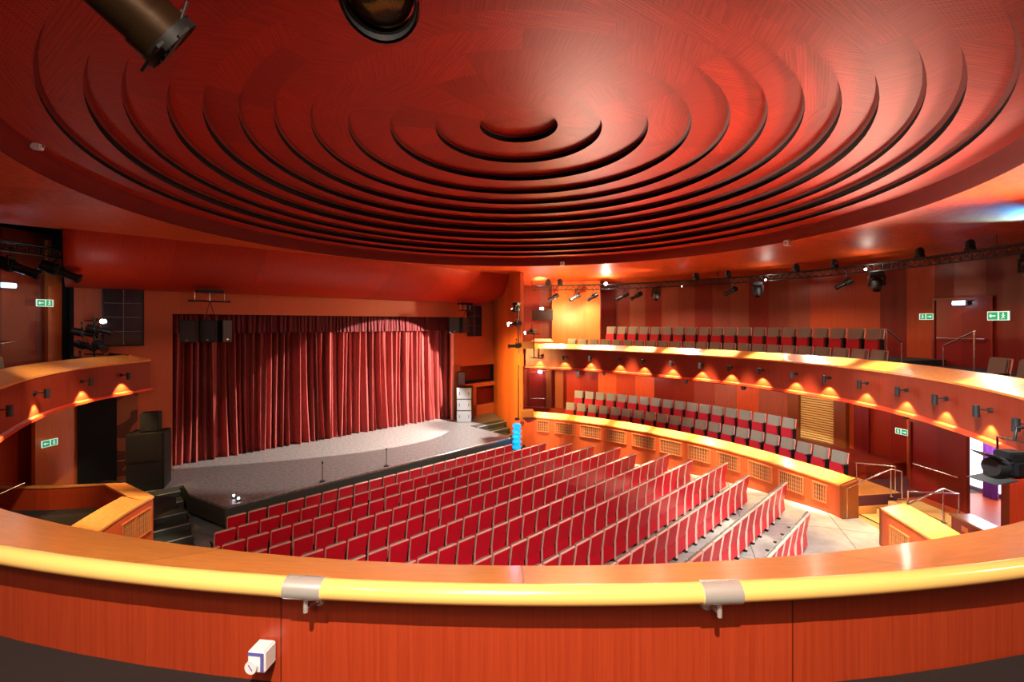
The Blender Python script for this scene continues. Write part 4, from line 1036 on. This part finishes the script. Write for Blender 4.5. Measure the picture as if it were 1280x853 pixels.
# ---- lectern-like shelf & screen near the stage column on the upper tier
x,y=rayR(678,13.2); r=thing('wall_screen','dark framed screen on the wall at the stage end of the upper tier','screen',(x,y,6.85),R_(theta(x,y))+PI/2)
f=MB(); f.bbox((0,0,0),(1.15,.06,.55),.01); f.build('panel',M['screen'],r); f=MB(); f.box((0,.03,.3),(1.3,.08,.04)); f.build('top_rail',M['blackmetal'],r)
x,y=rayR(678,12.2); r=thing('padded_bench','pale padded bench behind the ledge at the stage end of the upper tier','bench',(x,y,4.67),R_(theta(x,y))+PI/2)
f=MB(); f.bbox((0,0,.82),(1.1,.3,.24),.08); f.build('backrest',M['trimwood'],r); f=MB(); f.bbox((0,.1,.4),(1.1,.5,.12),.04); f.build('seat',M['redcloth'],r)
f=MB(); f.box((-.5,0,.35),(.05,.3,.7)); f.box((.5,0,.35),(.05,.3,.7)); f.build('legs',M['darkdoor'],r)
# ---- patterned panel left of the stage
def artmat():
    m,nt,b=newmat('brown abstract pattern'); N=nt.nodes;L=nt.links; tc=N.new('ShaderNodeTexCoord'); n1=N.new('ShaderNodeTexNoise'); n1.inputs['Scale'].default_value=1.1; n1.inputs['Detail'].default_value=1; L.new(tc.outputs['Object'],n1.inputs[0])
    cr=N.new('ShaderNodeValToRGB'); cr.color_ramp.interpolation='CONSTANT'; cr.color_ramp.elements[0].color=(.10,.025,.01,1); cr.color_ramp.elements[1].position=.5; cr.color_ramp.elements[1].color=(.30,.085,.03,1); L.new(n1.outputs[0],cr.inputs[0]); L.new(cr.outputs[0],b.inputs['Base Color']); b.inputs['Roughness'].default_value=.5; return m
M['art']=artmat()
r=thing('patterned_panel','brown wall panel with dark curving shapes left of the stage','wall panel',un(.55,20.5,2.6),SROT); f=MB(); f.bbox((0,0,0),(1.6,.08,2.9),.02); f.build('panel',M['art'],r)
f=MB(); f.tube([(-.8,-.05,-.95),(.8,-.05,-.9)],.02,6); f.build('rail',M['grillframe'],r)
# ---- door bars at far left
for (p0,q0,p1,q1,R,lab) in [(-14,432,20,427,14.9,'short steel push bar on the wall at left, upper tier'),(-10,622,30,604,13.6,'sloping steel handrail on the wall under the left balcony')]:
    a=Vector((*rayR(p0,R),0)); b=Vector((*rayR(p1,R),0)); a.z=EYE-(q0-HZ)*a.y/F; b.z=EYE-(q1-HZ)*b.y/F
    r=thing('wall_handrail',lab,'handrail',a); f=MB(); f.tube([Vector((0,0,0)),b-a],.025,8); f.build('bar',M['steel'],r)
    f=MB(); 
    for q in (.08,.95):
        c=(b-a)*q; o_=Vector((c.x,c.y,c.z)); w=(Vector((a.x+c.x-CX,a.y+c.y-CY,0))).normalized(); f.cyl(o_,o_+w*(15.45-R),.016,n=6)
    f.build('bracket',M['steel'],r)
# ---- big spotlight on the right side of the upper ledge, at picture edge
v=at(1268,583,6.1); r=thing('balcony_spotlight','large black stage light with open shutters at the right picture edge','spotlight',v,R_(95))
f=MB(); f.bbox((0,0,0),(.34,.42,.26),.05); f.bbox((0,.05,.16),(.22,.3,.1),.02); f.build('lamp_body',M['blackmetal'],r)
f=MB(); f.cyl((0,.2,0),(0,.36,0),.13,.12,n=18); f.build('lens_tube',M['black'],r)
f=MB(); f.bbox((0,.34,-.16),(.36,.34,.012),.004,Matrix.Rotation(R_(-8),3,'X')); f.build('barn_door',M['grey'],r)
f=MB(); f.bbox((0,.40,.16),(.30,.22,.012),.004,Matrix.Rotation(R_(25),3,'X')); f.build('barn_door',M['grey'],r)
f=MB(); f.tube([(-.2,0,0),(-.2,0,.35),(.2,0,.35),(.2,0,0)],.016,6); f.build('yoke',M['blackmetal'],r)
f=MB(); f.tube([(0,0,.35),(-.02,-.0,.52),(.0,-.75,.55)],.02,6); f.build('bracket_arm',M['blackmetal'],r)
# ---- two foreground spotlights hanging from a pipe above
def bigspot(label,c,d,L,rad,name='hanging_spotlight',top=None,shutter=False):
    """c lens centre, d aim direction"""
    r=thing(name,label,'spotlight',c); d=Vector(d).normalized()
    f=MB(); f.cyl(d*-.10,d*0,rad,rad*1.03,n=32,cap=False); f.cyl(d*-.10,d*-L,rad*.92,rad*.8,n=32); 
    f.build('barrel',M['bronze'],r)
    f=MB(); f.cyl(d*-.02,d*.025,rad*1.06,rad*1.06,n=32,cap=False); f.cyl(d*.025,d*-.02,rad*.97,rad*.9,n=32,cap=False); f.cyl(d*-.3,d*-.33,rad*1.1,rad*1.1,n=24); f.build('rim',M['blackmetal'],r)
    q=d.to_track_quat('Z','Y').to_matrix(); f=MB(); f.lathe([(0.001,.012),(rad*.5,.004),(rad*.86,-.02)],c=d*-.02,m=q,n=32); f.build('lens',M['lens'],r)
    a=d.orthogonal().normalized(); side=d.cross(Vector((0,0,1))).normalized()
    f=MB(); m_=d*(-L*.55); t=Vector((m_.x,m_.y,m_.z+.34)); f.tube([m_+side*rad*1.25,t+side*rad*1.25,t-side*rad*1.25,m_-side*rad*1.25],.009,8); f.cyl(t,t+Vector((0,0,.2)),.012,n=8); f.build('yoke',M['blackmetal'],r)
    if shutter:
        f=MB(); up_=side.cross(d)
        for k in range(4):
            f.cyl(d*-.05+side*rad*(-.9+.6*k)+up_*rad*1.1,d*.02+side*rad*(-.9+.6*k)-up_*rad*.4,.006,n=6)
        mm=Matrix((side,up_,d)).transposed(); f.box(d*.02,(rad*2.3,rad*.5,.012),mm); f.box(d*.0-up_*rad*.9,(rad*2.2,rad*.3,.012),mm); f.build('shutter_frame',M['blackmetal'],r)
    return r,t+Vector(c)
r1,tA_=bigspot('long dark bronze spotlight hanging at the top left foreground',at(212,52,2.1),(.42,.50,-.42),.75,.135,shutter=True)
r2,tB_=bigspot('round dark spotlight lens hanging at the top centre foreground',at(475,-2,1.62),(.10,-.55,-.85),.45,.135)
r=thing('lighting_pipe','black overhead pipe carrying the foreground spotlights','pipe',tA_+Vector((0,0,.2)))
f=MB(); pa=Vector((0,0,0)); pbb=tB_+Vector((0,0,.2))-(tA_+Vector((0,0,.2))); f.tube([pa-pbb*.6,pa,pbb,pbb*1.8],.024,8); f.build('tube',M['blackmetal'],r)
# ==================================================================== LIGHTS
def light(kind,loc,e,col=(1,1,1),tgt=None,size=.1,spot=60,blend=.5,sizey=None,name='light'):
    l=bpy.data.lights.new(name,kind); l.energy=e; l.color=col
    if kind=='SPOT': l.spot_size=R_(spot); l.spot_blend=blend; l.shadow_soft_size=size
    elif kind=='AREA':
        l.size=size
        if sizey: l.shape='RECTANGLE'; l.size_y=sizey
    else: l.shadow_soft_size=size
    o=bpy.data.objects.new(name,l); COL.objects.link(o); o.location=loc
    if tgt is not None:
        o.rotation_euler=(Vector(tgt)-Vector(loc)).to_track_quat('-Z','Y').to_euler()
    return o
WARM=(1,.80,.62)
# curtain / stage spot from the right gallery truss
light('SPOT',un(15.2,15.7,6.9),9500,(1,.86,.74),un(11.0,21.2,2.7),size=.04,spot=58,blend=.05,name='stage_key')
light('SPOT',un(15.4,16.1,7.5),5200,(1,.95,.90),un(11.3,18.2,1.0),size=.05,spot=66,blend=.12,name='stage_fill')
# general house light : truss lamps pointing down and inwards
for t,e,c in [(-20,130,WARM),(8,150,WARM),(30,210,WARM),(52,320,WARM),(75,480,WARM),(-60,120,WARM),(-100,90,(1,.72,.55)),(-140,60,(1,.6,.45)),(-172,35,(1,.6,.45))]:
    light('SPOT',pol(t,12.6,8.1),e*1.0,c,pol(t,10.5,0),size=.15,spot=165,blend=.4,name='house_light')
light('SPOT',(3.0,20.0,6.6),5000,(1,.74,.58),(5.5,7.0,10.8),size=1.2,spot=56,blend=1,name='dome_fill_spot')  # unseen spot added to brighten the dome's centre and right
light('SPOT',pol(10,10.5,6.4),1100,(1,.66,.5),(5,7.5,10.8),size=.9,spot=66,blend=1,name='dome_fill_spot')  # second unseen spot added for the same part of the dome
# ledge pools: narrow spots over the sloping ledges
for p,e in [(690,7000),(750,6500),(800,5000),(850,6500),(900,4500),(960,5000),(1040,3200),(1240,2400)]:
    t=pathpx(UP,p,.25); v=pol(t,interp(UP,t)+.25,ZU+.1); light('SPOT',pol(t,interp(UP,t)+1.9,8.3),e,(1,.86,.6),v,size=.05,spot=26,blend=.9,name='ledge_spot')
for p,e in [(690,15000),(740,14000),(790,15000),(840,14000),(890,13000),(940,10000),(1020,11000),(1150,9000)]:
    t=pathpx(LO,p,.25); v=pol(t,interp(LO,t)+.25,ZL+.1); light('SPOT',pol(t,interp(LO,t)-1.6,8.8),e,(1,.86,.6),v,size=.05,spot=15,blend=.9,name='ledge_spot')
light('SPOT',(-7.0,9.6,8.6),3000,(1,.85,.55),(-9.5,11,1.8),size=.05,spot=22,blend=.8,name='ledge_spot')
v=at(95,452,10.6); light('SPOT',(-7.5,9,8.6),1500,(1,.85,.6),v,size=.05,spot=26,blend=.9,name='ledge_spot')
# seats and floor
light('AREA',(CX+1.5,CY,10.6),90,(1,.88,.8),(CX,CY,0),size=4.5,name='dome_area_fill')  # unseen area fill added under the dome to brighten the seats
light('SPOT',(3.5,4.0,8.8),5500,(.95,1,.95),(8.6,12.0,.8),size=.2,spot=50,blend=.6,name='aisle_light')
# side wall yellow wash
light('SPOT',(-2.5,19.5,5.0),3200,(1,.66,.2),(.4,23.2,3.2),size=.2,spot=75,blend=.9,name='column_wash')
light('POINT',at(700,395,22.5),420,(1,.66,.25),size=.2,name='corner_wash')
# under the upper tier
for t,e in [(15,45),(30,55),(45,60),(60,60),(75,60),(-5,40),(-25,30)]:
    light('POINT',pol(t,11.2,3.95),e,(1,.85,.7),size=.1,name='soffit_light')
for t,e in [(-175,14),(-150,14)]: light('POINT',pol(t,12.6,3.9),e,(1,.6,.45),size=.1,name='soffit_light')
# near balcony: light from behind the photographer
light('AREA',(-.6,-2.1,8.2),60,(1,.84,.66),(.2,1.8,5.2),size=1.4,name='gallery_area_fill')  # unseen area light, enlarged to put a highlight streak on the chrome sleeves
light('SPOT',(-.2,-1.0,8.9),2200,(1,.82,.62),(0,2.0,5.3),size=.03,spot=110,blend=.7,name='gallery_spot')
light('SPOT',(2.5,.2,9.0),7000,(1,.9,.88),(.8,10.8,.8),size=.12,spot=50,blend=.7,name='stalls_light')
light('SPOT',pol(48,12.6,8.2),2200,(1,.62,.36),un(14.5,18.6,8.6),size=.2,spot=42,blend=.9,name='header_light')
light('SPOT',pol(-12,12.3,7.0),3600,(1,.60,.46),(4.6,8.5,10.9),size=.6,spot=54,blend=1,name='dome_fill_spot')  # unseen spot added to strengthen the dome's right half
light('SPOT',pol(0,8.6,8.6),1500,(1,.85,.5),pol(3.5,10.6,1.2),size=.1,spot=24,blend=.8,name='stair_light')
# cold glows on the ceiling
light('SPOT',(12.75,10.9,8.42),1300,(.05,.42,1),(11.8,10.8,8.93),size=.04,spot=62,blend=.9,name='blue_glow')
light('SPOT',pol(84,12.4,8.3),400,(.75,.85,1),pol(84,13.0,9.0),size=.1,spot=70,blend=.9,name='white_glow')
light('SPOT',pol(-150,12.4,8.3),12,(.5,.65,1),pol(-158,12.0,9.2),size=.1,spot=110,blend=.9,name='blue_glow')
# purple foyer
light('POINT',Vector((*rayR(1228,13.3),3.0)),60,(.85,.7,1),size=.3,name='foyer_light')
wd=bpy.data.worlds.new('w'); sc.world=wd; wd.use_nodes=True; wd.node_tree.nodes['Background'].inputs[0].default_value=(.9,.45,.35,1); wd.node_tree.nodes['Background'].inputs[1].default_value=.005
vs_=sc.view_settings; vs_.view_transform='Standard'; vs_.look='None'; vs_.gamma=1; vs_.use_curve_mapping=False; vs_.exposure=.45
